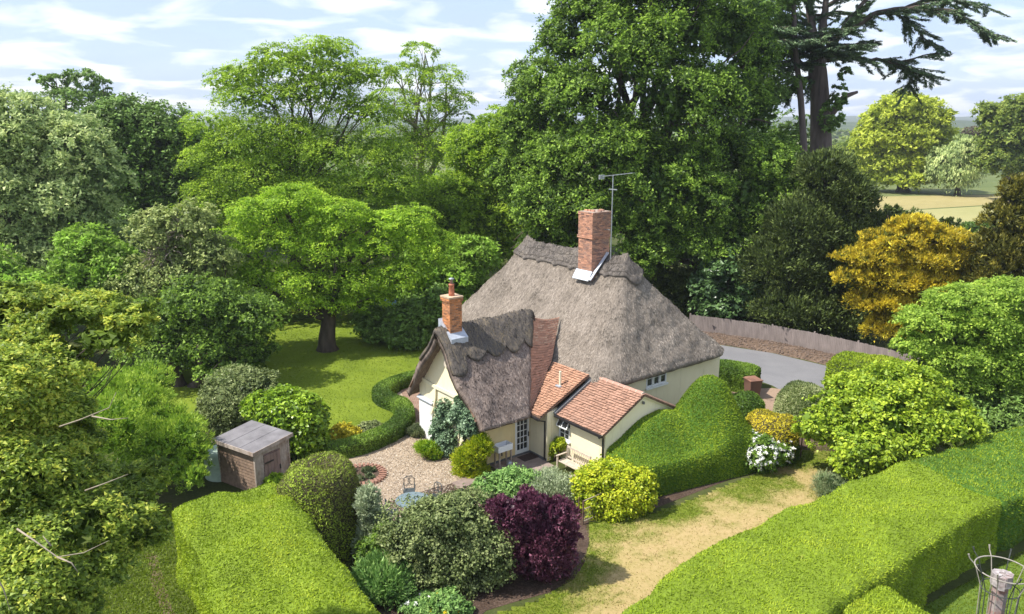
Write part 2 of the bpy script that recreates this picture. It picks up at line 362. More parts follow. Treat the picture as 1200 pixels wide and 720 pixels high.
def smoothline(pts, n=6):
    o = []; q = [pts[0]] + list(pts) + [pts[-1]]
    for i in range(1, len(q) - 2):
        p0, p1, p2, p3 = (np.array(x[:2], float) for x in q[i - 1:i + 3])
        for j in range(n):
            t = j / n; o.append(tuple(.5 * ((2 * p1) + (-p0 + p2) * t + (2 * p0 - 5 * p1 + 4 * p2 - p3) * t * t + (-p0 + 3 * p1 - 3 * p2 + p3) * t ** 3)))
    o.append(tuple(pts[-1][:2])); return o
# ---------------------------------------------------------------- ground
def sheet(name, poly, z, mat, kind='structure', smooth_n=0, skirt=0):
    if smooth_n: poly = smoothline(list(poly) + [poly[0]], smooth_n)[:-1]
    n = len(poly); V = [(p[0], p[1], z) for p in poly]
    from mathutils.geometry import tessellate_polygon
    tris = tessellate_polygon([[Vector(v) for v in V]])
    Fc = []
    for t in tris:
        a, b, c = (Vector(V[i]) for i in t); Fc.append(tuple(t) if (b - a).cross(c - a).z > 0 else tuple(t[::-1]))
    o = mk(name, V, Fc, mat); return tag(o, kind=kind)
def ground_mat(name, stops, scale=.5, fine=40., mix=.35, rough=.95, bmp=.6, second=None, vec=None, bd=.03):
    m, n, l, b = base_mat(name); p = pos(n, l, vec)
    f = noise(n, l, scale, 6, .62, p, .3); g = noise(n, l, fine, 3, .7, p)
    mm = n.new('ShaderNodeMath'); mm.operation = 'MULTIPLY_ADD'; mm.inputs[1].default_value = mix; l.new(g, mm.inputs[0])
    m3 = n.new('ShaderNodeMath'); m3.operation = 'MULTIPLY'; m3.inputs[1].default_value = 1 - mix; l.new(f, m3.inputs[0]); l.new(m3.outputs[0], mm.inputs[2])
    k = len(stops) - 1; col = ramp(n, l, mm.outputs[0], [(.32 + .36 * i / k, c) for i, c in enumerate(stops)])
    if second:
        f2 = noise(n, l, second[1], 5, .65, p); m2 = n.new('ShaderNodeMapRange'); m2.inputs[1].default_value = second[2]; m2.inputs[2].default_value = second[2] + second[3]; l.new(f2, m2.inputs[0]); col = mixc(n, l, m2.outputs[0], col, second[0])
    l.new(col, b.inputs['Base Color']); b.inputs['Roughness'].default_value = rough; b.inputs['Specular IOR Level'].default_value = .15; bump(n, l, b, g, bmp, bd); return m
m_rough = ground_mat('rough_ground', [(.03, .035, .012), (.06, .075, .02), (.1, .09, .04)], .3, 8)
m_lawn = ground_mat('lawn_grass', [(.095, .135, .013), (.15, .205, .018), (.21, .26, .03)], .35, 30, .4)
m_lawn2 = ground_mat('side_lawn_grass', [(.085, .11, .016), (.125, .15, .022), (.19, .185, .05)], .45, 24, .4)
m_dry = ground_mat('parched_grass', [(.19, .165, .05), (.30, .225, .10), (.40, .30, .155)], .6, 9, .5, second=((.14, .15, .03), .55, .52, .12))
m_gravel = ground_mat('gravel', [(.22, .165, .11), (.35, .27, .19), (.50, .41, .31)], .5, 14, .75, bd=.03)
m_gravel2 = ground_mat('drive_gravel', [(.2, .14, .10), (.3, .21, .15), (.4, .29, .21)], .5, 14, .6)
m_soil = ground_mat('soil', [(.035, .022, .016), (.075, .05, .036), (.16, .11, .085)], .8, 14, .6)
m_field = ground_mat('dry_field', [(.24, .21, .09), (.32, .27, .115), (.38, .32, .15)], .03, .6, .35)
m_field2 = ground_mat('mown_field', [(.24, .24, .09), (.30, .285, .12), (.35, .32, .14)], .02, .35, .3)
m_far = ground_mat('far_ground', [(.06, .09, .03), (.12, .15, .05), (.24, .23, .1)], .006, .08, .35)
sheet('ground', [(-4500, -60), (4500, -60), (4500, 7000), (-4500, 7000)], -.012, m_far)
sheet('garden_ground', [(-75, -10), (75, -10), (75, 112), (-75, 112)], 0, m_rough)
sheet('back_lawn', [P(*q) for q in [(180, 470), (250, 400), (330, 362), (420, 362), (470, 385), (560, 395), (540, 440), (500, 445), (455, 470), (470, 500), (380, 530), (330, 500), (250, 510)]], .004, m_lawn, smooth_n=3)
def inside(p, poly):
    c = False; n = len(poly)
    for i in range(n):
        a, b = poly[i], poly[i - 1]
        if (a[1] > p[1]) != (b[1] > p[1]) and p[0] < (b[0] - a[0]) * (p[1] - a[1]) / (b[1] - a[1]) + a[0]: c = not c
    return c
def edge_d(p, poly):
    P2 = np.array([q[:2] for q in poly]); A = P2; B = np.roll(P2, -1, 0); AB = B - A; t = np.clip(((np.array(p) - A) * AB).sum(1) / np.maximum((AB ** 2).sum(1), 1e-9), 0, 1)
    d = np.linalg.norm(A + AB * t[:, None] - np.array(p), axis=1).min(); return d if inside(p, poly) else -d
lawn_poly = smoothline([P(*q) for q in [(575, 722), (655, 690), (690, 640), (690, 612), (760, 603), (860, 566), (905, 545), (925, 527), (985, 527), (1030, 560), (1010, 600), (900, 760), (570, 790), (575, 722)]], 3)[:-1]
dry_poly = smoothline([P(*q) for q in [(668, 735), (690, 655), (735, 618), (820, 598), (890, 568), (925, 545), (975, 543), (1000, 570), (1000, 640), (900, 760), (760, 760), (690, 760), (668, 735)]], 3)[:-1]
def dryness(x, y):
    v = Vector((x, y, 0)); return edge_d((x, y), dry_poly) / 2.6 + .38 + 1.0 * mn.noise(v * .45) + .6 * mn.noise(v * 1.3) + .4 * mn.noise(v * 4)
def lawn_sheet():
    g = .22; xs = np.arange(-2, 19, g); ys = np.arange(14, 38, g); V = []; t = []; ok = {}
    for i, x in enumerate(xs):
        for j, y in enumerate(ys):
            if edge_d((x, y), lawn_poly) > -.15: ok[(i, j)] = len(V); V.append((x, y, .004)); t.append(min(1, max(0, dryness(x, y))))
    Fc = np.array([(ok[i, j], ok[i + 1, j], ok[i + 1, j + 1], ok[i, j + 1]) for i, j in ok if (i + 1, j) in ok and (i, j + 1) in ok and (i + 1, j + 1) in ok])
    m, n, l, b = base_mat('part_parched_grass'); a = n.new('ShaderNodeAttribute'); a.attribute_name = 'tint'; f = noise(n, l, 5, 8, .75, pos(n, l)); f2 = noise(n, l, 26, 3, .7, pos(n, l)); f0 = noise(n, l, .7, 5, .6, pos(n, l))
    gr = ramp(n, l, f, [(.3, (.085, .12, .014)), (.5, (.14, .18, .02)), (.7, (.21, .23, .04))]); dr = ramp(n, l, f, [(.3, (.32, .245, .10)), (.5, (.39, .29, .135)), (.72, (.46, .35, .175))])
    dr = mixc(n, l, .35, dr, ramp(n, l, f0, [(.35, (.30, .26, .08)), (.65, (.42, .30, .15))]))
    ma = n.new('ShaderNodeMath'); ma.operation = 'MULTIPLY_ADD'; ma.inputs[1].default_value = 1.3; l.new(f, ma.inputs[0]); mb_ = n.new('ShaderNodeMath'); mb_.operation = 'ADD'; mb_.inputs[1].default_value = -.65; l.new(a.outputs['Fac'], mb_.inputs[0]); l.new(mb_.outputs[0], ma.inputs[2])
    mr = n.new('ShaderNodeMapRange'); mr.inputs[1].default_value = .05; mr.inputs[2].default_value = 1.0; l.new(ma.outputs[0], mr.inputs[0])
    l.new(mixc(n, l, mr.outputs[0], gr, dr), b.inputs['Base Color']); b.inputs['Roughness'].default_value = .95; b.inputs['Specular IOR Level'].default_value = .1; bump(n, l, b, f2, .7, .03)
    tag(mk('side_lawn', V, Fc, m, tint=t), kind='structure')
lawn_sheet()
sheet('gravel_yard', [P(*q) for q in [(372, 548), (430, 530), (478, 508), (484, 488), (468, 470), (468, 448), (505, 452), (506, 505), (540, 552), (600, 562), (700, 556), (712, 588), (680, 606), (600, 600), (440, 660), (405, 610)]], .004, m_gravel, smooth_n=3)
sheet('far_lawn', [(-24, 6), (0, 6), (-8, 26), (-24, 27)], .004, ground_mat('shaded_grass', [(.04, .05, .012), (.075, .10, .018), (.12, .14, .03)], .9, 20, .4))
rgp = np.random.default_rng(8); wp = [P(q[0] + rgp.normal() * 2.5, q[1]) for q in [(172, 648), (186, 650), (192, 668), (196, 690), (207, 712), (214, 745), (186, 745), (186, 715), (176, 690), (172, 668)]]
sheet('worn_path', wp, .008, ground_mat('worn_earth', [(.06, .055, .025), (.12, .09, .05), (.20, .15, .095)], 1.4, 12), smooth_n=3)
sheet('drive', [P(*q) for q in [(835, 462), (905, 455), (955, 470), (945, 500), (900, 492), (870, 500), (840, 495)]], .008, m_gravel2, smooth_n=3)
m_road = ground_mat('asphalt', [(.15, .15, .16), (.19, .188, .195), (.235, .23, .235)], .5, 25, .5, rough=.85, bmp=.3)
sheet('road', [P(*q) for q in [(800, 398), (840, 404), (905, 414), (985, 433), (1080, 462), (1080, 500), (955, 480), (905, 452), (840, 430), (800, 420)]], .006, m_road)
sheet('drive_behind', [P(545, 344), P(600, 344), P(600, 350), P(535, 352)], .004, m_gravel2)
sheet('right_lawn', [P(*q) for q in [(1000, 760), (1120, 690), (1260, 620), (1400, 700), (1200, 900)]], .004, ground_mat('right_lawn_grass', [(.07, .12, .02), (.11, .17, .025), (.17, .22, .04)], .5, 24, .4))
sheet('planting_bed', [P(*q) for q in [(420, 600), (560, 560), (665, 566), (690, 612), (672, 680), (570, 716), (540, 745), (430, 740)]], .008, m_soil, smooth_n=3)
sheet('hedge_bed', [P(*q) for q in [(690, 612), (735, 575), (800, 540), (912, 515), (935, 528), (905, 544), (835, 570), (755, 601)]], .008, m_soil)
sheet('shrub_bed', [P(*q) for q in [(905, 508), (960, 495), (1060, 520), (1090, 560), (1030, 580), (990, 530), (935, 527)]], .0085, m_soil)
# brick path left of the wing
def brickfloor():
    m, n, l, b = base_mat('brick_paving'); t = n.new('ShaderNodeTexBrick'); t.inputs['Scale'].default_value = 1; t.inputs['Brick Width'].default_value = .23; t.inputs['Row Height'].default_value = .115; t.inputs['Mortar Size'].default_value = .012
    t.inputs['Color1'].default_value = (.24, .13, .09, 1); t.inputs['Color2'].default_value = (.33, .22, .16, 1); t.inputs['Mortar'].default_value = (.1, .08, .06, 1)
    l.new(pos(n, l), t.inputs['Vector']); l.new(t.outputs[0], b.inputs['Base Color']); b.inputs['Roughness'].default_value = .9; return m
sheet('brick_path', [P(*q) for q in [(466, 448), (500, 440), (507, 500), (482, 492)]], .010, brickfloor())
sheet('field', [P(1015, 231), P(1300, 226), P(1300, 232), P(1015, 249)], .01, m_field)
sheet('mown_field', [P(1015, 250), P(1300, 233), P(1300, 275), P(1015, 275)], .01, m_field2)
# hills: a long wooded ridge
def hills(name, Y, px0, px1, tops, mat, seed):
    V = []; n = 160
    for i in range(n + 1):
        t = i / n; px = px0 + (px1 - px0) * t; y = np.interp(px, *zip(*tops)) + 1.2 * mn.noise(Vector((px * .03, seed, 0))) + .6 * mn.noise(Vector((px * .15, seed, 0)))
        p = at(px, y, Y)
        for k, (dy, f) in enumerate(((-Y * .25, 0), (-Y * .12, .55), (0, 1), (Y * .1, 0))): V.append((p[0] * (1 + dy / Y), Y + dy, max(-2, p[2] * f)))
    Fq = np.array([(i * 4 + j, (i + 1) * 4 + j, (i + 1) * 4 + j + 1, i * 4 + j + 1) for i in range(n) for j in range(3)])
    tag(mk(name, V, Fq, mat, smooth=True), kind='structure')
m_hill = ground_mat('hill_woods', [(.03, .045, .02), (.05, .075, .03), (.11, .13, .05)], .01, .05, .5)
hills('hills', 3400, -500, 1700, [(-500, 138), (300, 137), (520, 139), (700, 138), (900, 137), (1000, 136), (1100, 137), (1200, 137), (1700, 139)], m_hill, 1)
hills('hills', 1500, -400, 1600, [(-400, 146), (400, 146), (600, 145), (900, 144), (1010, 143), (1100, 141), (1200, 143), (1600, 146)], m_hill, 7)
# ---------------------------------------------------------------- grass blades and loose stones on those sheets
def scatter(name, poly, n, seed, fn, mat):
    rng = np.random.default_rng(seed); A = np.array([q[:2] for q in poly]); lo, hi = A.min(0), A.max(0); pts = []
    X = lo + (hi - lo) * rng.random((n * 3, 2))
    for p in X:
        if inside(p, poly): pts.append(p)
        if len(pts) >= n: break
    pts = np.array(pts)
    if name == 'parched_lawn_grass': pts = np.array([p for p in pts if dryness(p[0], p[1]) + .5 * rng.random() < .9 or rng.random() < .15])
    return fn(name, pts, rng, mat)
def blades(name, pts, rng, mat, L=.10, wd=.45, tn=None, z0=.0):
    n = len(pts); Pp = np.column_stack([pts, np.full(n, z0 + L * .35)]); T = nz(np.array([0, 0, 1.]) + rng.normal(size=(n, 3)) * .55); N = nz(rng.normal(size=(n, 3)) + np.array([0, 0, .4]))
    Ls = L * rng.uniform(.5, 1.5, n); V, Fc = leafquads(Pp, N, T, Ls, Ls * wd, .1); t = np.clip((tn if tn is not None else .5) + rng.normal(size=n) * .1, 0, 1); return tag(mk(name, V, Fc, mat, tint=np.repeat(t, 3)), kind='stuff')
gb = leafm('grass_blade', [(.11, .16, .012), (.18, .25, .02), (.27, .33, .04)], trans=.3, big=.15)
gs = leafm('side_grass_blade', [(.12, .17, .012), (.21, .26, .025), (.38, .31, .11), (.46, .35, .165)], trans=.2, big=.03)
bl_poly = smoothline([P(*q) for q in [(210, 470), (260, 410), (330, 365), (420, 365), (470, 388), (550, 398), (540, 436), (498, 440), (450, 468), (465, 498), (380, 525), (330, 498), (210, 470)]], 3)[:-1]
scatter('lawn_grass', bl_poly, 34000, 71, lambda nm, p, r, m: blades(nm, p, r, m, .06, .5, tn=np.array([.5 + .35 * mn.noise(Vector((q[0] * .5, q[1] * .5, 0))) for q in p])), gb)
scatter('parched_lawn_grass', lawn_poly, 60000, 72, lambda nm, p, r, m: blades(nm, p, r, m, .06, .4, tn=np.array([.12 + .6 * min(1, max(0, dryness(q[0], q[1]) + .1)) for q in p])), gs)
peb = leafm('pebble', [(.18, .13, .09), (.36, .28, .2), (.62, .54, .44)], trans=0, big=.0)
gy = [P(*q) for q in [(395, 548), (430, 535), (474, 512), (500, 500), (510, 520), (545, 552), (600, 562), (620, 590), (600, 600), (440, 650), (410, 610)]]
def pebbles(name, pts, rng, mat):
    n = len(pts); Pp = np.column_stack([pts, np.full(n, .018)]); V, Fc = leafquads(Pp, nz(np.array([0, 0, 1.]) + rng.normal(size=(n, 3)) * .5), rng.normal(size=(n, 3)) * np.array([1, 1, .1]), rng.uniform(.03, .075, n), rng.uniform(.025, .05, n), .3); return tag(mk(name, V, Fc, mat, tint=np.repeat(rng.random(n), 3)), kind='stuff')
scatter('loose_gravel', gy, 16000, 73, pebbles, peb)
scatter('left_grass', [P(*q) for q in [(120, 600), (200, 590), (215, 650), (262, 745), (110, 745)]], 15000, 74, lambda nm, p, r, m: blades(nm, p, r, m, .09, .4), gb)
scatter('right_grass', [P(*q) for q in [(1040, 735), (1110, 695), (1200, 645), (1230, 640), (1260, 760), (1060, 780)]], 9000, 75, lambda nm, p, r, m: blades(nm, p, r, m, .07, .4, tn=.35), gb)
# ---------------------------------------------------------------- the cottage
def thatch_mat(name, stops, dark=.5):
    m, n, l, b = base_mat(name); u = n.new('ShaderNodeUVMap'); mp = n.new('ShaderNodeMapping'); mp.inputs['Scale'].default_value = (1, .22, 1); l.new(u.outputs[0], mp.inputs[0])
    f1 = noise(n, l, 5.5, 6, .75, mp.outputs[0], .4); f2 = noise(n, l, 1.3, 5, .7, u.outputs[0]); f3 = noise(n, l, 22, 3, .8, mp.outputs[0])
    a = n.new('ShaderNodeMath'); a.operation = 'MULTIPLY_ADD'; a.inputs[1].default_value = .45; l.new(f1, a.inputs[0])
    a2 = n.new('ShaderNodeMath'); a2.operation = 'MULTIPLY'; a2.inputs[1].default_value = .2; l.new(f2, a2.inputs[0]); l.new(a2.outputs[0], a.inputs[2])
    a3 = n.new('ShaderNodeMath'); a3.operation = 'MULTIPLY_ADD'; a3.inputs[1].default_value = .35; l.new(f3, a3.inputs[0]); l.new(a.outputs[0], a3.inputs[2])
    k = len(stops) - 1; col = ramp(n, l, a3.outputs[0], [(.36 + .28 * i / k, c) for i, c in enumerate(stops)])
    l.new(col, b.inputs['Base Color']); b.inputs['Roughness'].default_value = 1; b.inputs['Specular IOR Level'].default_value = .05
    bump(n, l, b, a3.outputs[0], 1.0, .09); return m
th_main = thatch_mat('thatch', [(.105, .087, .07), (.225, .19, .155), (.35, .30, .25)])
th_wing = thatch_mat('old_thatch', [(.10, .075, .062), (.205, .16, .135), (.36, .29, .245)])
th_cap = thatch_mat('ridge_thatch', [(.085, .074, .066), (.165, .145, .13), (.27, .235, .195)])
th_capw = thatch_mat('old_ridge_thatch', [(.05, .044, .042), (.115, .10, .088), (.24, .19, .12)])
straw_m = leafm('straw', [(.10, .085, .068), (.235, .198, .162), (.38, .325, .27)], trans=0, rough=.9, big=.1)
def render_wall(name, c, c2):
    m, n, l, b = base_mat(name); p = pos(n, l); f = noise(n, l, .9, 6, .65, p); g = noise(n, l, 26, 3, .6, p); st = noise(n, l, 2.2, 5, .7, pos(n, l, (1, 1, .18)))
    col = ramp(n, l, f, [(.3, c2), (.62, c)]); mr = n.new('ShaderNodeMapRange'); mr.inputs[1].default_value = .56; mr.inputs[2].default_value = .8; mr.inputs[4].default_value = .55; l.new(st, mr.inputs[0])
    col = mixc(n, l, mr.outputs[0], col, (.50, .42, .26))
    l.new(col, b.inputs['Base Color']); b.inputs['Roughness'].default_value = .9; bump(n, l, b, g, .35, .012); return m
m_wall = render_wall('cream_render', (.84, .67, .36), (.76, .59, .30))
m_wall_p = render_wall('pale_render', (.87, .78, .54), (.81, .71, .47))
white = plain('white_paint', (.80, .80, .78), .5, var=.06, scale=4, spec=.4, bmp=.05)
offw = plain('cream_paint', (.80, .73, .52), .7, var=.08, scale=3, bmp=.2)
lead = plain('lead', (.42, .45, .5), .55, metal=.2, var=.18, scale=5, bmp=.15)
leadd = plain('dark_lead', (.16, .165, .17), .6, metal=.1, var=.3, scale=4, bmp=.2)
blackm = plain('black_paint', (.018, .017, .018), .45, var=.3, spec=.5, bmp=.05)
oakb = plain('old_oak', (.17, .105, .07), .9, var=.4, scale=4, stretch=(1, 1, .3), bmp=.5)
galv = plain('galvanised', (.38, .40, .42), .4, metal=.6, var=.15, scale=8)
def glassm():
    m, n, l, b = base_mat('window_glass'); f = noise(n, l, .9, 2, .5, pos(n, l)); l.new(ramp(n, l, f, [(.35, (.012, .014, .018)), (.7, (.06, .065, .07))]), b.inputs['Base Color']); b.inputs['Roughness'].default_value = .06; b.inputs['Specular IOR Level'].default_value = .8; return m
glass = glassm()
cot = thing('thatched_cottage', 'cream cottage under a hipped thatched roof with two brick chimneys and red tiled side roofs', 'cottage', W(0, 0, 0))
AL, AR, B0, B1, ZE = -12.3, 2.3, 2.85, 12.6, 3.3
RL, RR, BM, ZR = -9.0, -.95, 7.55, 8.12
def outline(N=300, cr=1.5):
    a0, a1, b0, b1 = AL, AR, B0, B1; seg = []
    cor = [(a0 + cr, b0 + cr, 180), (a1 - cr, b0 + cr, 270), (a1 - cr, b1 - cr, 0), (a0 + cr, b1 - cr, 90)]
    for (cx, cyy, s) in cor:
        for k in range(13):
            t = R(s + 90 * k / 12); seg.append((cx + cr * math.cos(t), cyy + cr * math.sin(t)))
    seg.append(seg[0]); s = np.array(seg); s[:, 0] -= (s[:, 1] - b0) * 0.02 * 0
    L = np.r_[0, np.cumsum(np.linalg.norm(np.diff(s, axis=0), axis=1))]; t = np.linspace(0, L[-1], N, endpoint=False)
    return np.stack([np.interp(t, L, s[:, 0]), np.interp(t, L, s[:, 1])], 1), t
OUT, OS = outline()
def ridge_pt(o):
    a = np.clip(o[0], RL, RR)
    return np.array([a, BM])
def roof_surface(t, off=0., lump=.05, extra=0.):
    """a ring of the main roof: t 0 at the eaves, 1 on the ridge"""
    ring = []
    for i, o in enumerate(OUT):
        tt = t[i] if hasattr(t, '__len__') else t
        r = ridge_pt(o); q = o + (r - o) * tt; L = np.linalg.norm(r - o)
        ze = ZE + .25 * max(0, (o[1] - 6) / 6) * 0
        z = ze + (ZR - ze) * tt - .16 * math.sin(math.pi * tt)
        out = (o - r) / L; sl = (ZR - ze) / L; nh = sl / math.hypot(1, sl); nv = 1 / math.hypot(1, sl)
        k = max(0, (tt - .9) / .1); nh *= 1 - k; nv = nv * (1 - k) + k
        p = Vector((q[0], q[1], z)); nb = lump * (1.5 * mn.noise(p * .8) + mn.noise(p * 2.3) + .5 * mn.noise(p * 6))
        d = off + nb
        ring.append((q[0] + out[0] * nh * d, q[1] + out[1] * nh * d, z + nv * d + extra * math.exp(-(min(abs(q[0] - RL), abs(q[0] - RR)) ** 2 + (q[1] - BM) ** 2) / .16) if extra else z + nv * d))
    return ring
def rings_to(name, rings, mat, parent, uvv, smooth=True):
    n = len(OUT); V = []; uv = []
    for r, v in zip(rings, uvv):
        r = list(r) + [r[0]]
        V += [W(*p) for p in r]; uv += [(s, vv) for s, vv in zip(list(OS) + [OS[-1] + OS[1]], (v if hasattr(v, '__len__') else [v] * (n + 1)))]
    k = n + 1; Fq = np.array([(j * k + i, j * k + i + 1, (j + 1) * k + i + 1, (j + 1) * k + i) for j in range(len(rings) - 1) for i in range(n)])
    return mk(name, V, Fq, mat, parent, uv=np.array(uv), smooth=smooth), np.array(V), Fq
roof = thing('thatched_roof', None, None, (0, 0, 0), parent=cot)
M_ = 52; rings = []; vv = []
inner = []
for i, o in enumerate(OUT):
    r = ridge_pt(o); L = np.linalg.norm(r - o); u = (r - o) / L; inner.append((o[0] + u[0] * .95, o[1] + u[1] * .95, ZE + .3))
rings.append(inner); vv.append(-1.2)
rings.append([(o[0] + (ridge_pt(o) - o)[0] * .05, o[1] + (ridge_pt(o) - o)[1] * .05, ZE - .26 + .04 * mn.noise(Vector((o[0] * 2, o[1] * 2, 0)))) for o in OUT]); vv.append(-.45)
rings.append([(p[0], p[1], p[2] - .17 + .03 * mn.noise(Vector((p[0] * 3, p[1] * 3, 3)))) for p in roof_surface(0.005, -.02)]); vv.append(-.25)
for j in range(M_ + 1):
    t = j / M_; rings.append(roof_surface(t)); vv.append(t * 6.7)
o_, TV, TF = rings_to('thatch', rings, th_main, roof, vv)
def straws(V, Fq, n, seed, parent, down=None, L=.17, wd=.026, lift=.006, mat=None):
    rng = np.random.default_rng(seed); Pp, N = surf_sample(V, Fq, n, rng); up = np.array([0, 0, 1.]) - N * N[:, 2:3]; T = nz(-up + rng.normal(size=(n, 3)) * .16)
    Ls = L * rng.uniform(.4, 1.5, n); V1, F1 = leafquads(Pp + N * lift * rng.uniform(.2, 1.8, (n, 1)), nz(N + rng.normal(size=(n, 3)) * .25), T + N * .06, Ls, wd * rng.uniform(.5, 1.8, n), .1)
    pt = np.array([mn.noise(Vector(p) * .7) + .6 * mn.noise(Vector(p) * 2.2) for p in Pp])
    t = np.clip(.52 + .45 * pt + rng.normal(size=n) * .2, 0, 1)
    return tag(mk('straw', V1, F1, mat or straw_m, parent, tint=np.repeat(t, 3)), kind='stuff')
top = TF[TF[:, 0] >= 3 * (len(OUT) + 1)]
straws(TV, top, 52000, 5, roof)
# scalloped ridge cap: a raised thick band with pointed tongues
n = len(OUT); tc0 = []; SL = []
for i, o in enumerate(OUT):
    L = math.hypot(np.linalg.norm(ridge_pt(o) - o), ZR - ZE); SL.append(L); a = ridge_pt(o)[0]
    if RL < a < RR: x = (o[0] - RL) / 1.32; fr = x - math.floor(x); d = 1.0 + .17 * max(0, 1 - abs(fr - .5) / .16)
    else:
        oth = abs(math.atan2(o[1] - BM, abs(o[0] - a))); d = .95 + .34 * max(0, math.cos(oth * 1.6)) ** 2
    tc0.append(1 - d / L)
tc0 = np.array(tc0); capr = [roof_surface(tc0, -.03, .05), roof_surface(tc0 + .002, .13, .05)]; cv = [0, .13]
for j in range(1, 11):
    capr.append(roof_surface(tc0 + (1 - tc0) * j / 10, .15, .06, extra=.24 * (j / 10) ** 3)); cv.append(.13 + .12 * j)
cap, CV, CF = rings_to('ridge_cap', capr, th_cap, roof, cv)
strcap = leafm('cap_straw', [(.05, .045, .04), (.14, .12, .105), (.27, .23, .18)], trans=0, rough=.9)
straws(CV, CF[CF[:, 0] >= 2 * (n + 1)], 7000, 6, cap, L=.16, mat=strcap)
# hazel spars pinned along the cap
for q in (.22, .62):
    mb = MB(); rr = roof_surface(tc0 + (1 - tc0) * q, .175, .05)
    for i in range(n):
        if RL - .6 < rr[i][0] < RR + .6 and rr[i][1] < BM:
            mb.bar(W(*rr[i]), W(*rr[(i + 1) % n]), .018)
    mb.go('spar', plain('hazel', (.1, .085, .07), .9), cap)
# ---- the wing roof
wr = thing('wing_roof', None, None, parent=cot)
WM, WH, WZ, WZE = -2.45, 3.28, 6.18, 2.22
def wing_pt(s, q, off=0., lump=.05):
    """s -1 front eave .. 0 ridge .. 1 back eave; q 0 gable verge .. 1 inner verge"""
    sa = abs(s); a = WM + (-s) * WH; z = WZ - (WZ - WZE) * math.sqrt(sa * sa + .0025) - .1 * math.sin(math.pi * sa)
    bl = -3.05 + .25 * sa + .08 * math.sin(sa * 9); br = (2.62 - 2.75 * sa) if s < 0 else (2.62 + 3.6 * 0 + sa * .2)
    if s >= 0: br = 2.62 + .9 * sa
    b = bl + (br - bl) * q
    sl = (WZ - WZE) / WH; nh = sl / math.hypot(1, sl) * (1 if s < 0 else -1) * min(1, sa / .06); nv = 1 / math.hypot(1, sl) if sa > .06 else 1 - (1 - 1 / math.hypot(1, sl)) * sa / .06
    p = Vector((a, b, z)); d = off + lump * (1.5 * mn.noise(p * .8) + mn.noise(p * 2.3) + .6 * mn.noise(p * 6))
    e = min(q, 1 - q) * (br - bl)
    if e < .2: d -= .10 * (1 - e / .2) ** 2
    return (a + nh * d, b, z + nv * d)
ns_, nq_ = 80, 44
def wing_shell(name, srange, fn_top, off_top, off_bot, mat, parent, nsx=ns_, nqx=nq_):
    V = []; uv = []; Fc = []
    for lay, off in ((0, off_top), (1, off_bot)):
        for i in range(nsx + 1):
            for j in range(nqx + 1):
                s, q = fn_top(i / nsx, j / nqx); p = wing_pt(s, q, off); V.append(W(*p)); uv.append((p[1] if True else 0, abs(s) * 5))
    k = nqx + 1; o = (nsx + 1) * k
    for i in range(nsx):
        for j in range(nqx): a = i * k + j; Fc.append((a, a + k, a + k + 1, a + 1)); Fc.append((o + a, o + a + 1, o + a + k + 1, o + a + k))
    for j in range(nqx):
        a = j; Fc.append((a, a + 1, o + a + 1, o + a)); a = nsx * k + j; Fc.append((a + 1, a, o + a, o + a + 1))
    for i in range(nsx):
        a = i * k; Fc.append((a + k, a, o + a, o + a + k)); a = i * k + nqx; Fc.append((a, a + k, o + a + k, o + a))
    V = np.array(V); Fq = np.array(Fc)
    return mk(name, V, Fq, mat, parent, uv=np.array(uv), smooth=False), V, Fq
wt, WV, WF = wing_shell('thatch', None, lambda x, y: (-1 + 2 * x, y), 0, -.34, th_wing, wr)
a, b, c, d = (WV[WF[:, i]] for i in range(4)); Nn = np.cross(c - a, d - b)
straws(WV, WF[np.arange(0, 2 * ns_ * nq_, 2)], 24000, 8, wr, L=.2, mat=leafm('old_straw', [(.06, .045, .04), (.18, .14, .12), (.38, .31, .27)], trans=0, rough=.9, big=.2))
def capfn(x, y):
    fr = (y * 4.35 + .1) % 1; dd = .30 + .085 * (abs(math.sin(math.pi * (y * 4.4 + .15))) ** .7) + (.10 if y < .16 else 0) - .02 * (y > .8)
    s = (-1 + 2 * x) * dd; return s, -.006 + y * 1.02
wc, WCV, WCF = wing_shell('ridge_cap', None, capfn, .12, -.03, th_capw, wr, 30, 110)
straws(WCV, WCF[np.arange(0, 2 * 30 * 110, 2)], 6000, 9, wc, L=.14, mat=leafm('old_cap_straw', [(.03, .028, .026), (.09, .08, .07), (.22, .17, .10)], trans=0, rough=.9, big=.25))
# ---- walls
def wall(name, mat, pts, thick, axis, parent=cot):
    """polygon in a house plane: axis 'a' = plane a const (pts are (b,z)), thick goes inward"""
    k0, poly = pts; n = len(poly)
    f = (lambda u, z, t: W(k0 + t, u, z)) if axis == 'a' else (lambda u, z, t: W(u, k0 + t, z))
    V = [f(u, z, 0) for u, z in poly] + [f(u, z, thick) for u, z in poly]
    Fc = [tuple(range(n)), tuple(range(2 * n - 1, n - 1, -1))] + [(i, i + n, (i + 1) % n + n, (i + 1) % n) for i in range(n)]
    o = mk(name, V, Fc, mat, parent); 
    bm_ = __import__('bmesh').new(); bm_.from_mesh(o.data); __import__('bmesh').ops.recalc_face_normals(bm_, faces=bm_.faces); bm_.to_mesh(o.data); bm_.free(); return o
def wall_hole(name, mat, k0, u0, u1, z0, z1, hole, thick, axis):
    """a wall with one rectangular opening, built from four solid pieces in one mesh"""
    h0, h1, hz0, hz1 = hole; mb = MB()
    def bx(ua, ub, za, zb):
        if ub - ua < .01 or zb - za < .01: return
        if axis == 'a': mb.hbox(min(k0, k0 + thick), max(k0, k0 + thick), ua, ub, za, zb)
        else: mb.hbox(ua, ub, min(k0, k0 + thick), max(k0, k0 + thick), za, zb)
    bx(u0, h0, z0, z1); bx(h1, u1, z0, z1); bx(h0, h1, hz1, z1); bx(h0, h1, z0, hz0)
    return mb.go(name, mat, cot)
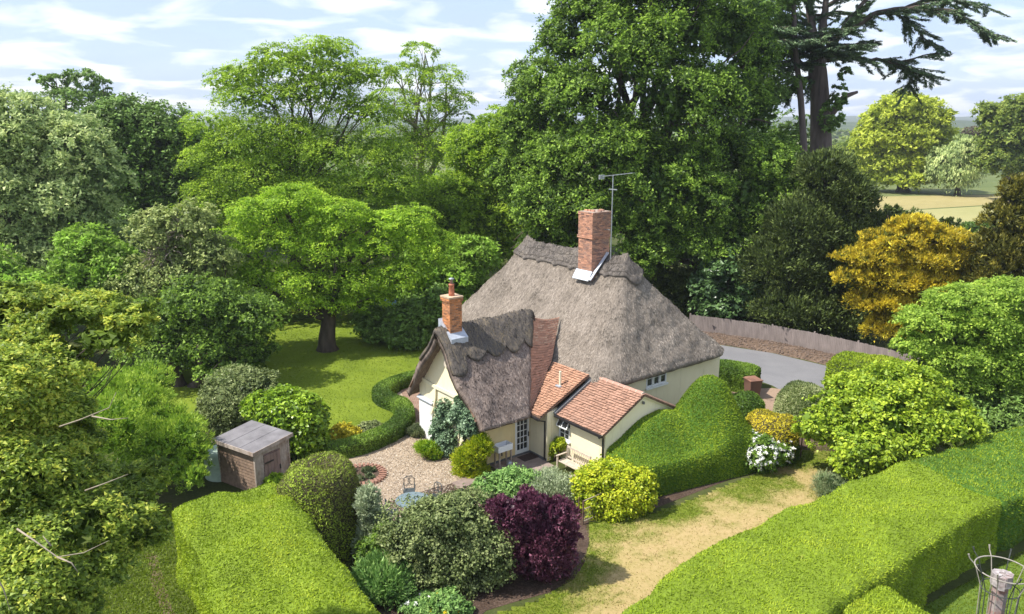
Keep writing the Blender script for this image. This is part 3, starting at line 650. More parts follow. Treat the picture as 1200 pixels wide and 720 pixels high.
# main house
hw = onp(758, 430, a=1.75), onp(780.5, 447, a=1.75)     # window under the hip
wb0, wb1 = hw[0][1], hw[1][1]; wz0, wz1 = 2.38, 3.2
wall_hole('wall', m_wall_p, 1.75, B0 + .5, 12.0, 0, 3.5, (wb0, wb1, wz0, wz1), -.35, 'a')
MB().hbox(-11.7, 1.39, B0 + .5, B0 + .8, 0, 3.5).go('wall', m_wall_p, cot)
MB().hbox(-11.7, 1.39, 11.7, 12.0, 0, 3.5).go('wall', m_wall_p, cot)
MB().hbox(-11.7, -11.4, B0 + .81, 11.69, 0, 3.5).go('wall', m_wall_p, cot)
# wing
gz = lambda a_: WZ - (WZ - WZE) * abs(a_ - WM) / WH - .42
wall('gable_wall', m_wall_p, (-2.42, [(-4.95, 0), (0, 0), (0, gz(0)), (WM, gz(WM)), (-4.95, gz(-4.95))]), .3, 'b')
db0, db1 = -.42, .40; DW = .45
wall_hole('wall', m_wall, 0, -2.11, DW, 0, 2.42, (db0, db1, 0.03, 1.93), -.3, 'a')
MB().hbox(-4.95, -4.65, -2.11, 3.3, 0, 2.3).go('wall', m_wall_p, cot)
# tiled lean-to and side extension
MB().hbox(.01, 1.22, DW, DW + .25, 0, 2.36).go('wall', m_wall_p, cot)
MB().hbox(.97, 1.22, DW + .26, 1.2, 0, 2.36).go('wall', m_wall_p, cot)
EA, EZ, ER, ERB, EB = 4.18, 2.25, 3.42, 3.38, 1.15
e0, e1 = onp(655.5, 500, b=EB)[0], onp(668, 500, b=EB)[0]
ew = (e0, e1, 1.02, 1.98)
wall_hole('wall', m_wall_p, EB, 1.23, EA - .31, 0, EZ - .02, ew, .3, 'b')
wall('gable_wall', m_wall_p, (EA, [(EB, 0), (5.6, 0), (5.6, EZ - .02), (ERB, ER - .12), (EB, EZ - .02)]), -.3, 'a')
MB().hbox(1.76, EA - .31, 5.3, 5.6, 0, EZ - .02).go('wall', m_wall_p, cot)
# dark plinth line
MB().hbox(-.002, .03, -2.1, DW - .01, 0, .13).go('plinth', leadd, cot); MB().hbox(.03, 1.2, DW - .03, DW - .001, 0, .13).go('plinth', leadd, cot)
# gable timbers painted cream
def gpt(px, py): q = onp(px, py, b=-2.3); return q
mb = MB(); t0 = gpt(504, 453); t1 = gpt(556, 474)
for i in range(6): pass
def gbar(name, pts, wd, dp=.07, mat=offw, b_=-2.48):
    mb = MB()
    for (x0, z0), (x1, z1) in zip(pts[:-1], pts[1:]): mb.bar(W(x0, b_, z0), W(x1, b_, z1), wd, dp, up=(-D2[0], -D2[1], 0))
    return mb.go(name, mat, cot)
gbar('beam', [(-4.55, 3.02), (-3.4, 2.92), (-2.4, 2.93), (-1.2, 2.9), (-.75, 2.92)], .16)
gbar('beam', [(-3.55, 4.25), (-3.55, 3.9)], .0001) if False else None
gbar('brace', [(-3.42, 2.84), (-3.46, 2.4), (-3.62, 1.9), (-3.9, 1.4)], .15)
gbar('brace', [(-1.5, 2.8), (-1.45, 2.3), (-1.3, 1.6), (-1.05, .9)], .15)
MB().hexa([W(-4.97, -2.59, 1.98), W(-3.6, -2.59, 1.98), W(-3.6, -2.43, 2.04), W(-4.97, -2.43, 2.04), W(-4.97, -2.59, 2.02), W(-3.6, -2.59, 2.02), W(-3.6, -2.43, 2.12), W(-4.97, -2.43, 2.12)]).go('lead_hood', lead, cot)
MB().hbox(-4.9, -3.75, -2.50, -2.422, 0.02, 1.96).go('side_door', white, cot)
# barge boards and rafters under the thatch verge
for sgn in (-1, 1):
    mb = MB(); p0 = (WM, gz(WM) - .02 + .05); p1 = (WM + sgn * 2.75, gz(WM + sgn * 2.75))
    mb.bar(W(p0[0], -2.80, p0[1]), W(p1[0], -2.70, p1[1]), .06, .26, up=(-sgn * D1[0] * .77, -sgn * D1[1] * .77, .63)); mb.go('barge_board', oakb, cot)
    mb = MB(); mb.bar(W(p0[0], -2.58, p0[1] - .02), W(p1[0], -2.56, p1[1]), .14, .14); mb.go('rafter', oakb, cot)
# ---- joinery
def panes(parent, plane, k0, u0, u1, z0, z1, nu, nzr, fw=.05, bar=.028, dep=.09, proud=.02, sill=None, name='frame', mat=None, bottom=None):
    """frame, glazing bars and panes in an opening; outward is +a for plane a, -b for plane b"""
    mat = mat or white
    def bx(mb, ua, ub, za, zb, d0, d1):
        if plane == 'a': mb.hbox(k0 - d1, k0 - d0, ua, ub, za, zb)
        else: mb.hbox(ua, ub, k0 + d0, k0 + d1, za, zb)
    mb = MB(); bt = bottom or fw; D0 = -proud; D1_ = dep
    bx(mb, u0, u0 + fw, z0, z1, D0, D1_); bx(mb, u1 - fw, u1, z0, z1, D0, D1_); bx(mb, u0 + fw, u1 - fw, z1 - fw, z1, D0, D1_); bx(mb, u0 + fw, u1 - fw, z0, z0 + bt, D0, D1_)
    mb.go(name, mat, parent)
    a0, a1, c0, c1 = u0 + fw, u1 - fw, z0 + bt, z1 - fw; mb = MB()
    for i in range(1, nu): x = a0 + (a1 - a0) * i / nu; bx(mb, x - bar / 2, x + bar / 2, c0, c1, .012, .05)
    for j in range(1, nzr):
        z = c0 + (c1 - c0) * j / nzr
        for i in range(nu): bx(mb, a0 + (a1 - a0) * i / nu + bar / 2 * (i > 0), a0 + (a1 - a0) * (i + 1) / nu - bar / 2 * (i < nu - 1), z - bar / 2, z + bar / 2, .012, .05)
    if mb.v: mb.go('glazing_bar', mat, parent)
    for i in range(nu):
        for j in range(nzr):
            g = MB(); bx(g, a0 + (a1 - a0) * i / nu, a0 + (a1 - a0) * (i + 1) / nu, c0 + (c1 - c0) * j / nzr, c0 + (c1 - c0) * (j + 1) / nzr, .03, .04); g.go('pane', glass, parent)
    if sill: g = MB(); bx(g, u0 - .06, u1 + .06, z0 - .07, z0 - .002, -.1, .05); g.go('sill', mat, parent)
wn = thing('window', None, None, parent=cot)
third = (wb1 - wb0) / 3
for i in range(3): panes(wn, 'a', 1.75, wb0 + third * i + .004, wb0 + third * (i + 1) - .004, wz0, wz1, 1, 2, fw=.075, sill=(i == 1 and False))
MB().hbox(1.7, 1.86, wb0 - .06, wb1 + .06, wz0 - .1, wz0 - .003).go('sill', white, wn)
wn2 = thing('window', None, None, parent=cot)
panes(wn2, 'b', EB, ew[0], ew[1], ew[2], ew[3] - .4, 2, 2, fw=.055, sill=True)
MB().hbox(ew[0], ew[1], EB - .018, EB + .07, ew[3] - .39, ew[3] - .33).go('frame', white, wn2)
# the open top light, tilted outwards
mb = MB(); zt, zb, ot = ew[3], ew[3] - .34, .2
for ua, ub in ((ew[0], ew[0] + .05), (ew[1] - .05, ew[1]), ((ew[0] + ew[1]) / 2 - .016, (ew[0] + ew[1]) / 2 + .016)):
    mb.hexa([W(ua, EB - .03 - ot, zb), W(ub, EB - .03 - ot, zb), W(ub, EB + .01 - ot, zb), W(ua, EB + .01 - ot, zb), W(ua, EB - .05, zt), W(ub, EB - .05, zt), W(ub, EB - .01, zt), W(ua, EB - .01, zt)])
mb.hbox(ew[0] + .05, ew[1] - .05, EB - .035 - ot, EB - ot, zb, zb + .05); mb.hbox(ew[0] + .05, ew[1] - .05, EB - .055, EB - .015, zt - .05, zt)
mb.go('casement', white, wn2)
MB().hexa([W(ew[0] + .05, EB - .005 - ot, zb + .05), W(ew[1] - .05, EB - .005 - ot, zb + .05), W(ew[1] - .05, EB + .003 - ot, zb + .05), W(ew[0] + .05, EB + .003 - ot, zb + .05), W(ew[0] + .05, EB - .03, zt - .05), W(ew[1] - .05, EB - .03, zt - .05), W(ew[1] - .05, EB - .022, zt - .05), W(ew[0] + .05, EB - .022, zt - .05)]).go('pane', glass, wn2)
dr = thing('door', None, None, parent=cot)
panes(dr, 'a', 0, db0, db1, .04, 1.92, 3, 5, fw=.11, bar=.035, bottom=.26, proud=.015)
MB().box(W(.04, db1 - .06, .98), (.05, .03, .22), (D1, D2)).go('handle', blackm, dr)
# ---- tiles
def tile_mat(name, c, moss=.0):
    m, n, l, b = base_mat(name); g = n.new('ShaderNodeNewGeometry')
    f = noise(n, l, .8, 4, .6, g.outputs['Position']); f2 = noise(n, l, 9, 4, .7, g.outputs['Position'])
    col = ramp(n, l, g.outputs['Random Per Island'], [(0, tuple(x * .78 for x in c)), (.5, c), (1, tuple(min(1, x * 1.2) for x in c))])
    m1 = n.new('ShaderNodeMapRange'); m1.inputs[1].default_value = .5; m1.inputs[2].default_value = .75; m1.inputs[4].default_value = .3; l.new(f2, m1.inputs[0]); col = mixc(n, l, m1.outputs[0], col, (.36, .24, .19))
    m2 = n.new('ShaderNodeMapRange'); m2.inputs[1].default_value = .55; m2.inputs[2].default_value = .75; m2.inputs[4].default_value = .35 + moss; l.new(f, m2.inputs[0]); col = mixc(n, l, m2.outputs[0], col, (.16, .12, .095))
    l.new(col, b.inputs['Base Color']); b.inputs['Roughness'].default_value = .85; bump(n, l, b, f2, .5, .01); return m
tile_e = tile_mat('clay_tile', (.335, .185, .125)); tile_t = tile_mat('orange_clay_tile', (.395, .21, .13)); tile_v = tile_mat('old_clay_tile', (.42, .215, .14), .15)
def tiles(name, fn, nu, nv, mat, parent, seed=0, th=.05):
    """overlapping plain tiles over fn(u, v) -> house point; v 0 eave, 1 top"""
    rng = np.random.default_rng(seed); V = []; Fc = []
    for j in range(nv):
        for i in range(nu + (j % 2)):
            u0 = (i - (.5 if j % 2 else 0)) / nu; u1 = u0 + 1 / nu; u0 = max(0, u0 + .0009); u1 = min(1, u1 - .0009)
            if u1 - u0 < .2 / nu: continue
            v0 = j / nv - .10 / nv * rng.random(); v1 = min(1.0, (j + 1.25) / nv); lf = th * (1 + rng.random() * .6); lf2 = .002
            q = [fn(u0, v0), fn(u1, v0), fn(u1, v1), fn(u0, v1)]; o = len(V)
            V += [W(p[0], p[1], p[2] + h) for p, h in zip(q, (lf, lf * (1 + rng.random() * .3), lf2, lf2))] + [W(q[0][0], q[0][1], q[0][2] + lf - .014), W(q[1][0], q[1][1], q[1][2] + lf - .014)]
            Fc += [(o, o + 1, o + 2, o + 3), (o + 4, o + 5, o + 1, o)]
    fq = np.array(Fc); return tag(mk(name, V, fq, mat, parent), kind='stuff')
tr = thing('tiled_roof', None, None, parent=cot)
EVB = .88; EL, ERR = 1.34, 4.30; ez = EZ - .03
fE = lambda u, v: (EL + (ERR - EL) * u, EVB + (ERB - EVB) * v, ez - .06 + (ER + .03 - ez + .06) * v)
tiles('tile', fE, 18, 20, tile_e, tr, 1)
fE2 = lambda u, v: (ERR - (ERR - EL) * u, 5.86 + (ERB - 5.86) * v, ez - .06 + (ER + .03 - ez + .06) * v)
tiles('tile', fE2, 18, 20, tile_e, tr, 2)
for fn in (fE, fE2):
    q = [fn(0, 0), fn(1, 0), fn(1, 1), fn(0, 1)]
    MB().hexa([W(p[0], p[1], p[2] - .10) for p in q] + [W(p[0], p[1], p[2] - .008) for p in q]).go('roof_deck', oakb, tr)
ridt = tile_mat('ridge_clay', (.40, .22, .16)); mortar = plain('mortar', (.55, .48, .38), .9, var=.2)
def halfround(a0, a1, zc, bc, r, wd=.0):
    V = []
    for a_ in (a0, a1):
        for k in range(7): t = math.pi * k / 6; V.append(W(a_, bc + math.cos(t) * r, zc + math.sin(t) * r * .8))
    Fc = [(i, i + 7, i + 8, i + 1) for i in range(6)] + [tuple(range(7)), tuple(range(13, 6, -1)), (0, 6, 13, 7)]
    return V, Fc
x = EL + .05; k = 0
while x < ERR - .1:
    V, Fc = halfround(x, x + .33, ER - .0, ERB, .125 + .006 * (k % 2)); mk('ridge_tile', V, Fc, ridt, tr); mb = MB()
    V, Fc = halfround(x + .331, x + .352, ER - .0, ERB, .14); mk('mortar_joint', V, Fc, mortar, tr); x += .354; k += 1
# cream verge boards of the gable end
for bb in (EVB, 5.86):
    mb = MB(); z0, z1 = ez - .05, ER + .02
    mb.bar(W(EA + .055, bb, z0 - .08), W(EA + .055, ERB, z1 - .08), .05, .12); mb.go('verge_board', offw, tr)
# lean-to roof
l2 = thing('tiled_roof', None, None, parent=cot)
def fT(u, v):
    b = .02 + 2.95 * v; al = .42 - 1.72 * max(0, v) ** .95; ar = 1.24; return (al + (ar - al) * u, b, 2.24 + 1.38 * v)
tiles('tile', fT, 15, 23, tile_t, l2, 3)
q = [fT(0, 0), fT(1, 0), fT(1, 1), fT(0, 1)]; MB().hexa([W(p[0], p[1], p[2] - .10) for p in q] + [W(p[0], p[1], p[2] - .008) for p in q]).go('roof_deck', oakb, l2)
# tiled valley between the two thatches
def fV(u, v):
    L = np.array([[.62, -.3, 2.1], [-.95, 1.0, 3.95], [-2.45, 2.35, 5.8]]); Rr = np.array([[.50, .1, 2.26], [-1.32, 2.9, 3.66], [-2.9, 4.75, 5.25]]) 
    def it(A, t): i = 0 if t < .5 else 1; k_ = t * 2 - i; return A[i] * (1 - k_) + A[i + 1] * k_
    p = it(L, v) * (1 - u) + it(Rr, v) * u; return (p[0] + .0, p[1], p[2] - .16 * math.sin(math.pi * u) * v)
tiles('tile', fV, 9, 36, tile_v, l2, 4, th=.045)
# parapet gutter of lead between the lean-to and the side roof
mb = MB(); pA = (1.285, .84, EZ - .06); pB = (1.285, 3.3, ER + .02)
mb.bar(W(*pA), W(*pB), .13, .2); mb.go('lead_gutter', leadd, l2)
p0 = fT(.60, .62); MB().box(W(p0[0], p0[1], p0[2] + .02), (.3, .34, .05), (D1, D2)).go('flashing', lead, l2)
MB().tube([W(p0[0], p0[1], p0[2]), W(p0[0], p0[1], p0[2] + .72)], .055, 10).go('flue_pipe', offw, l2)
# gutters and downpipes
mb = MB(); mb.bar(W(.4, -.06, 2.16), W(1.3, -.06, 2.14), .11, .09); mb.go('gutter', blackm, cot)
mb = MB(); mb.bar(W(1.3, .82, 2.14), W(4.3, .82, 2.12), .10, .09); mb.go('gutter', blackm, cot)
MB().tube([W(.95, -.06, 2.1), W(1.05, 0.05, 2.02), W(1.12, DW - .06, 1.92), W(1.12, DW - .06, .1)], .04, 8).go('downpipe', blackm, cot)
MB().tube([W(4.12, .82, 2.1), W(4.1, EB - .06, 1.95), W(4.1, EB - .06, .1)], .04, 8).go('downpipe', blackm, cot)
MB().lathe(W(4.15, .82, 2.0), [(.03, 0), (.06, .05), (.06, .13)], 10).go('hopper', blackm, cot)
# small wall light on the gable end
MB().box(W(EA + .08, ERB - .02, 3.05), (.1, .07, .12), (D1, D2)).go('wall_light', leadd, cot)
# ---- chimneys of real bricks
def brick_mat(name, c, dark, patchy=.5):
    m, n, l, b = base_mat(name); g = n.new('ShaderNodeNewGeometry'); f = noise(n, l, 1.6, 5, .7, g.outputs['Position']); f2 = noise(n, l, 14, 3, .7, g.outputs['Position'])
    col = ramp(n, l, g.outputs['Random Per Island'], [(0, dark), (.35, tuple(x * .8 for x in c)), (.75, c), (1, tuple(min(1, x * 1.25) for x in c))])
    m1 = n.new('ShaderNodeMapRange'); m1.inputs[1].default_value = .48; m1.inputs[2].default_value = .66; m1.inputs[4].default_value = patchy; l.new(f, m1.inputs[0]); col = mixc(n, l, m1.outputs[0], col, (.20, .15, .13))
    m2 = n.new('ShaderNodeMapRange'); m2.inputs[1].default_value = .58; m2.inputs[2].default_value = .72; m2.inputs[4].default_value = .6; l.new(f2, m2.inputs[0]); col = mixc(n, l, m2.outputs[0], col, (.5, .4, .34))
    l.new(col, b.inputs['Base Color']); b.inputs['Roughness'].default_value = .9; bump(n, l, b, f2, .5, .01); return m
bk1 = brick_mat('old_brick', (.50, .25, .16), (.20, .11, .09), .6); bk2 = brick_mat('orange_brick', (.56, .23, .09), (.2, .09, .05), .35)
def stack(parent, mat, ca, cb, wa, wb, z0, z1, seed, bands=()):
    rng = np.random.default_rng(seed); core = MB(); g = .012; core.hbox(ca - wa / 2 + .02, ca + wa / 2 - .02, cb - wb / 2 + .02, cb + wb / 2 - .02, z0 - 1.2, z1); core.go('mortar', mortar, parent)
    z = z0; j = 0; mb = MB()
    while z < z1:
        ex = 0.
        for zb, ze_, e in bands:
            if zb <= z + .01 < ze_: ex = e
        for side in range(4):
            Ln = (wa if side % 2 == 0 else wb) + 2 * ex; s = -Ln / 2 + (.0 if j % 2 else 0); x0 = -Ln / 2; first = True
            while x0 < Ln / 2 - .01:
                bl = .11 if (first and (j + side) % 2) else .225; x1 = min(Ln / 2, x0 + bl)
                if x1 - x0 > .03:
                    pr = rng.uniform(-.006, .008) + ex; t = .1
                    if side == 0: mb.hbox(ca + x0 + g, ca + x1, cb - wb / 2 - pr, cb - wb / 2 + t, z, z + .062)
                    if side == 2: mb.hbox(ca + x0 + g, ca + x1, cb + wb / 2 - t, cb + wb / 2 + pr, z, z + .062)
                    if side == 1: mb.hbox(ca + wa / 2 - t, ca + wa / 2 + pr + .001, cb + x0 + g, cb + x1, z + .0005, z + .0615)
                    if side == 3: mb.hbox(ca - wa / 2 - pr - .001, ca - wa / 2 + t, cb + x0 + g, cb + x1, z + .0005, z + .0615)
                x0 = x1; first = False
        z += .075; j += 1
    tag(mb.go('brick', mat, parent), kind='stuff')
ch1 = thing('chimney', None, None, parent=cot)
cb = 7.1; c1 = onp(693.5, 300, b=cb - .6)[0]; CWA, CWB = 1.02, 1.25; cA = c1 - CWA / 2; cB = cb - .6 + CWB / 2; 
cz1 = onp(693.5, 251, b=cb - .6)[2]
stack(ch1, bk1, cA, cB, CWA, CWB, 6.9, cz1, 11, bands=((cz1 - 1.32, cz1 - 1.17, .06), (cz1 - 1.17, cz1 - .1, .02), (cz1 - .1, cz1 + 1, .045)))
MB().hbox(cA - CWA / 2 - .03, cA + CWA / 2 + .03, cB - CWB / 2 - .03, cB + CWB / 2 + .03, cz1 + .01, cz1 + .07).go('chimney_cap', plain('stained_mortar', (.34, .26, .21), .95, var=.35, scale=6), ch1)
mb = MB()
for k in range(7):
    rr_ = np.random.default_rng(k); mb.box(W(cA + rr_.uniform(-.4, .4), cB + rr_.uniform(-.5, .5), cz1 + .1), (.22, .11, .07), (D1, D2))
mb.go('loose_brick', bk1, ch1)
rz_ = lambda b_: ZR - (BM - b_) * 1.026 + .10; nl = plain('new_lead', (.5, .53, .58), .5, metal=.1, var=.1)
f0 = cB - CWB / 2
def apron(a0, a1, b0, b1, h0, h1, t=.035):
    q = [(a0, b0, rz_(b0) + h0), (a1, b0, rz_(b0) + h0), (a1, b1, rz_(b1) + h1), (a0, b1, rz_(b1) + h1)]; MB().hexa([W(*p) for p in q] + [W(p[0], p[1] - .02, p[2] + t) for p in q]).go('flashing', nl, ch1)
apron(cA - .60, cA + .60, f0 - .30, f0 - .01, .16, .32); apron(cA + CWA / 2 + .07, cA + CWA / 2 + .24, f0 - .25, BM - .05, .17, .2)
ch2 = thing('chimney', None, None, parent=cot)
q2 = onp(527.5, 387, a=-1.98); SWA, SWB = .62, .64; sA = -1.98 - SWA / 2; sB = q2[1] + SWB / 2; sz = onp(527.5, 351, a=-1.98)[2]
stack(ch2, bk2, sA, sB, SWA, SWB, 5.35, sz, 12, bands=((sz - .16, sz + 1, .05),))
MB().hbox(sA - .37, sA + .37, sB - .38, sB + .38, sz + .01, sz + .08).go('chimney_cap', plain('sandstone', (.5, .36, .24), .9), ch2)
MB().lathe(W(sA, sB, sz + .08), [(.14, 0), (.13, .12), (.115, .45), (.13, .47), (.13, .52)], 14).go('chimney_pot', plain('terracotta', (.45, .16, .09), .8), ch2, True)
MB().lathe(W(sA, sB, sz + .60), [(.07, 0), (.07, .2), (.13, .22), (.13, .25), (.05, .28)], 12).go('cowl', galv, ch2, True)
MB().hexa([W(sA - .45, sB - .45, 5.95), W(sA + .60, sB - .45, 5.30), W(sA + .60, sB + .45, 5.30), W(sA - .45, sB + .45, 5.95), W(sA - .45, sB - .45, 6.38), W(sA + .60, sB - .45, 5.62), W(sA + .60, sB + .45, 5.62), W(sA - .45, sB + .45, 6.38)]).go('flashing', lead, ch2)
# tv aerial on its mast
ae = thing('aerial', None, None, parent=cot); A = onp(716.5, 270, b=cB + .2); am = A[0]; bb_ = cB + .2
zt_ = onp(716.5, 205, b=bb_)[2]
MB().tube([W(am, bb_, 8.1), W(am, bb_, zt_)], .03, 8).go('mast', galv, ae)
pL = onp(705, 207, b=bb_); pR = onp(741, 203, b=bb_)
mb = MB(); mb.bar(W(pL[0], bb_, pL[2]), W(pR[0], bb_, pR[2]), .04)
for k in range(9): t = k / 8; a_ = pL[0] + (pR[0] - pL[0]) * t; z_ = pL[2] + (pR[2] - pL[2]) * t; mb.bar(W(a_, bb_ - .2, z_), W(a_, bb_ + .2, z_), .015)
mb.box(W(pL[0], bb_, pL[2] - .03), (.12, .3, .22), (D1, D2)); mb.go('antenna', galv, ae)
z_ = onp(716.5, 222, b=bb_)[2]; mb = MB(); mb.bar(W(am - .25, bb_, z_), W(am + .3, bb_, z_), .05); mb.go('mast_bracket', galv, ae)
z_ = onp(716.5, 270, b=bb_)[2]; MB().bar(W(am - .1, bb_, z_), W(cA + CWA / 2 - .02, bb_, z_), .04).go('mast_bracket', galv, ae)
# ---------------------------------------------------------------- hedges and clipped shrubs
g_yew = leafm('yew_sprig', [(.155, .22, .012), (.20, .285, .014), (.255, .34, .018), (.30, .37, .024)], trans=.25, rough=.6, K=1.2, big=.32, second=((.30, .25, .06), .9, .66))
g_top = leafm('topiary_sprig', [(.095, .155, .009), (.155, .235, .013), (.22, .30, .018)], trans=.22, rough=.6, K=1.2, big=.1)
g_brown = leafm('bronzed_sprig', [(.09, .085, .025), (.14, .18, .022), (.25, .33, .035)], trans=.2, rough=.6, K=1.6, big=.3)
g_box = leafm('box_sprig', [(.045, .09, .014), (.10, .18, .02), (.19, .29, .035)], trans=.2, rough=.5, K=1.2, big=.1)
def Hd(name, label, line, wid, hgt, n, ls, mat, seed, amp=.06, rnd=.2, loc=None, **kw):
    V, Fq = hedge_mesh(line, wid, hgt, seed=seed, amp=amp, rnd=rnd, seg=kw.pop('seg', .35)); return clipped(name, label, 'hedge', V, Fq, n, ls, mat, seed, group='clipped hedges of the garden', **kw)
def D(name, label, cat, c, r, h, n, ls, mat, seed, e=.7, ry=None, amp=.04, base=0., **kw):
    V, Fq = dome_mesh(c, r, h, e, seed=seed, ry=ry, amp=amp, base=base); return clipped(name, label, cat, V, Fq, n, ls, mat, seed, loc=(c[0], c[1], 0), **kw)
core_y = plain('yew_core', (.14, .20, .014), .95, var=.35, scale=9); core_g = plain('green_core', (.055, .12, .012), .95, var=.35, scale=9)
# big hedge lower left
Z = 2.5
def mid(p, q): return ((p[0] + q[0]) / 2, (p[1] + q[1]) / 2)
l0, r0_ = P(200, 583, Z), P(318, 566, Z); l1, r1_ = P(232, 640, Z), P(395, 650, Z); l2_, r2_ = P(258, 760, Z), P(500, 760, Z)
a_ = mid(l0, r0_); b_ = mid(l1, r1_); c_ = mid(l2_, r2_)
dd = lambda p, q: math.hypot(p[0] - q[0], p[1] - q[1])
Hd('clipped_hedge', 'wide flat-topped bright green yew hedge at the lower left, beside the brown-green dome', [a_, b_, c_], [3.5, 3.5, 3.6], [2.5, 2.5, 2.5], 105000,   .08, g_yew, 21, core=core_y, tvar=.25, amp=.15, seg=.3, patch=.8)
# big hedges lower right
Hd('clipped_hedge', 'long flat-topped yellow-green yew hedge running along the parched lawn at the lower right', [P(780, 790, 2.2), P(905, 668, 2.2), P(1070, 580, 2.2), P(1118, 560, 2.2)], [4.2, 4.1, 3.9, 3.7], [2.3, 2.25, 2.2, 2.15], 125000,   .078, g_yew, 22, core=core_y, tvar=.25, amp=.15, seg=.3, patch=.7)
Hd('clipped_hedge', 'darker green end of the long hedge, behind the iron plant support on the right', [P(1113, 566, 1.95), P(1180, 541, 1.95), P(1330, 490, 1.95)], [3.7, 3.9, 4.2], [1.98, 1.98, 2.0], 60000, .09, leafm('mid_yew_sprig', [(.12, .18, .010), (.18, .26, .013), (.25, .33, .018)], trans=.25, K=1.1, big=.2), 23, core=core_g, tvar=.35, amp=.10, seg=.3, patch=.7)
Hd('clipped_hedge', 'short arm of yew hedge branching off towards the bottom right corner', [P(1000, 690, 2.0), P(1085, 745, 2.0), P(1150, 800, 2.0)], [2.1, 2.2, 2.2], [2.0, 1.95, 1.9], 42000, .085, g_yew, 24, core=core_y, tvar=.35, amp=.08, seg=.3, patch=.9)
# curving low hedge round the gravel
pl = [P(382, 522, .6), P(420, 515, .6), P(457, 500, .6), P(474, 484, .6), P(470, 470, .6), P(452, 462, .6), P(447, 454, .6), P(462, 444, .6), P(490, 436, .6), P(515, 432, .6)]
Hd('low_hedge', 'low serpentine clipped hedge curving round the gravel yard', smoothline(pl, 4), .95, .62, 42000, .10, g_box, 25, amp=.03, rnd=.12, seg=.22)
# hedge beside the road with a rounded end, and the clipped block behind
Hd('clipped_hedge', 'low dark clipped hedge with a rounded end behind the wheelie bin', [(P(838, 455)[0], P(838, 455)[1] + .85), (P(899, 464)[0] - .4, P(899, 464)[1] + .85)], [1.7, 1.7], [1.35, 1.35], 26000, .12, g_box, 26, amp=.05, rnd=.25)
Hd('clipped_hedge', 'domed bright green hedge block beyond the road, left of the lime-green tree', [P(978, 425, 2.2), P(1030, 435, 2.2), P(1090, 452, 2.2)], [2.6, 2.8, 2.8], [2.75, 2.8, 2.6], 36000, .13, g_yew, 27, amp=.08, rnd=.5)
Hd('far_hedge', 'dark clipped hedge far behind the cottage, left of its ridge', [at(548, 335, 63), at(592, 335, 60)], [1.8, 1.8], [2.4, 2.4], 9000, .2, g_box, 28)
Hd('far_hedge', 'dark field hedge beyond the golden conifer on the right', [P(1128, 284), P(1230, 284)], [2.5, 2.5], [2.4, 2.4], 6000, .4, g_box, 29)
# topiary: a long whale-backed mass with a taller dome
def topiary():
    base = [P(742, 590), P(903, 549)]; ax = Vector((base[1][0] - base[0][0], base[1][1] - base[0][1], 0)); L = ax.length; ax.normalize(); nr = Vector((-ax.y, ax.x, 0)); V = []
    nu, nv, wd0 = 96, 60, 4.3; o = Vector((base[0][0], base[0][1], 0))
    for i in range(nu + 1):
        x = i / nu
        for j in range(nv + 1):
            y = j / nv; X = x * L; wd = wd0 * (1 - .28 * max(0, x - .55) / .45); Yc = y * wd
            skirt = 1.30 - .15 * x
            m = skirt + 1.5 * math.exp(-((X - .43 * L) / (.33 * L)) ** 2 - ((Yc - 2.5) / 1.35) ** 2)
            r2 = ((X - .745 * L) / 1.5) ** 2 + ((Yc - 2.15) / 1.6) ** 2; dm = skirt + 2.9 * math.exp(-r2 ** 1.25)
            r3 = ((X - .90 * L) / 1.2) ** 2 + ((Yc - 1.7) / 1.2) ** 2; rd = skirt + .75 * math.exp(-r3)
            h = math.log(math.exp(5 * m) + math.exp(5 * dm) + math.exp(5 * rd)) / 5 - .2
            eu = min(x, 1 - x) * L; ev = min(Yc, wd - Yc); e = max(0, min(eu, ev)); k = min(1, e / .28); ed = (1 - (1 - k) ** 2) ** .5
            if e < 1e-6: ed = 0
            p = o + ax * X + nr * Yc; f = .07 * mn.noise(Vector((p.x, p.y, h)) * .9) + .03 * mn.noise(Vector((p.x, p.y, h)) * 3)
            V.append((p.x, p.y, max(0, (h + f) * ed)))
    k = nv + 1; Fq = np.array([(i * k + j, (i + 1) * k + j, (i + 1) * k + j + 1, i * k + j + 1) for i in range(nu) for j in range(nv)])
    return np.array(V), Fq
TVv, TFq = topiary()
clipped('topiary', 'large whale-backed clipped green topiary rising to a rounded hump beside the cottage', 'topiary', TVv, TFq, 105000, .08, g_top, 31, core=core_g, tvar=.35, patch=.8, lay=.3)
# dome, low centre
D('clipped_dome', 'tall rounded clipped dome, brown-green low down, beside the lower left hedge', 'topiary', P(378, 640), 1.55, 3.25, 42000, .085, g_brown, 32, e=.55, core=core_b)
g_var = leafm('variegated_leaf', [(.07, .10, .035), (.19, .23, .08), (.36, .38, .18)], trans=.2, K=1.2, big=.05)
g_gold = leafm('golden_leaf', [(.17, .18, .02), (.42, .36, .02), (.68, .55, .04)], trans=.25, K=1.2, big=.1)
g_goldg = leafm('green_gold_leaf', [(.14, .19, .012), (.31, .34, .02), (.52, .50, .04)], trans=.25, K=1.2, big=.1)
g_grey = leafm('grey_green_leaf', [(.05, .07, .03), (.12, .15, .07), (.24, .27, .13)], trans=.2, K=1.45, big=.05)
D('clipped_dome', 'rounded cream-variegated shrub beside the road entrance', 'shrub', P(941, 492), 1.5, 1.9, 16000, .12, g_var, 33, e=.8)
D('clipped_dome', 'dark green clipped ball between the topiary and the wheelie bin', 'shrub', P(873, 487), .95, 1.22, 11000, .12, g_box, 34, e=.8)
D('clipped_dome', 'small grey-green mound behind the golden clipped bush', 'shrub', P(912, 506), .9, .9, 5000, .1, g_grey, 35)
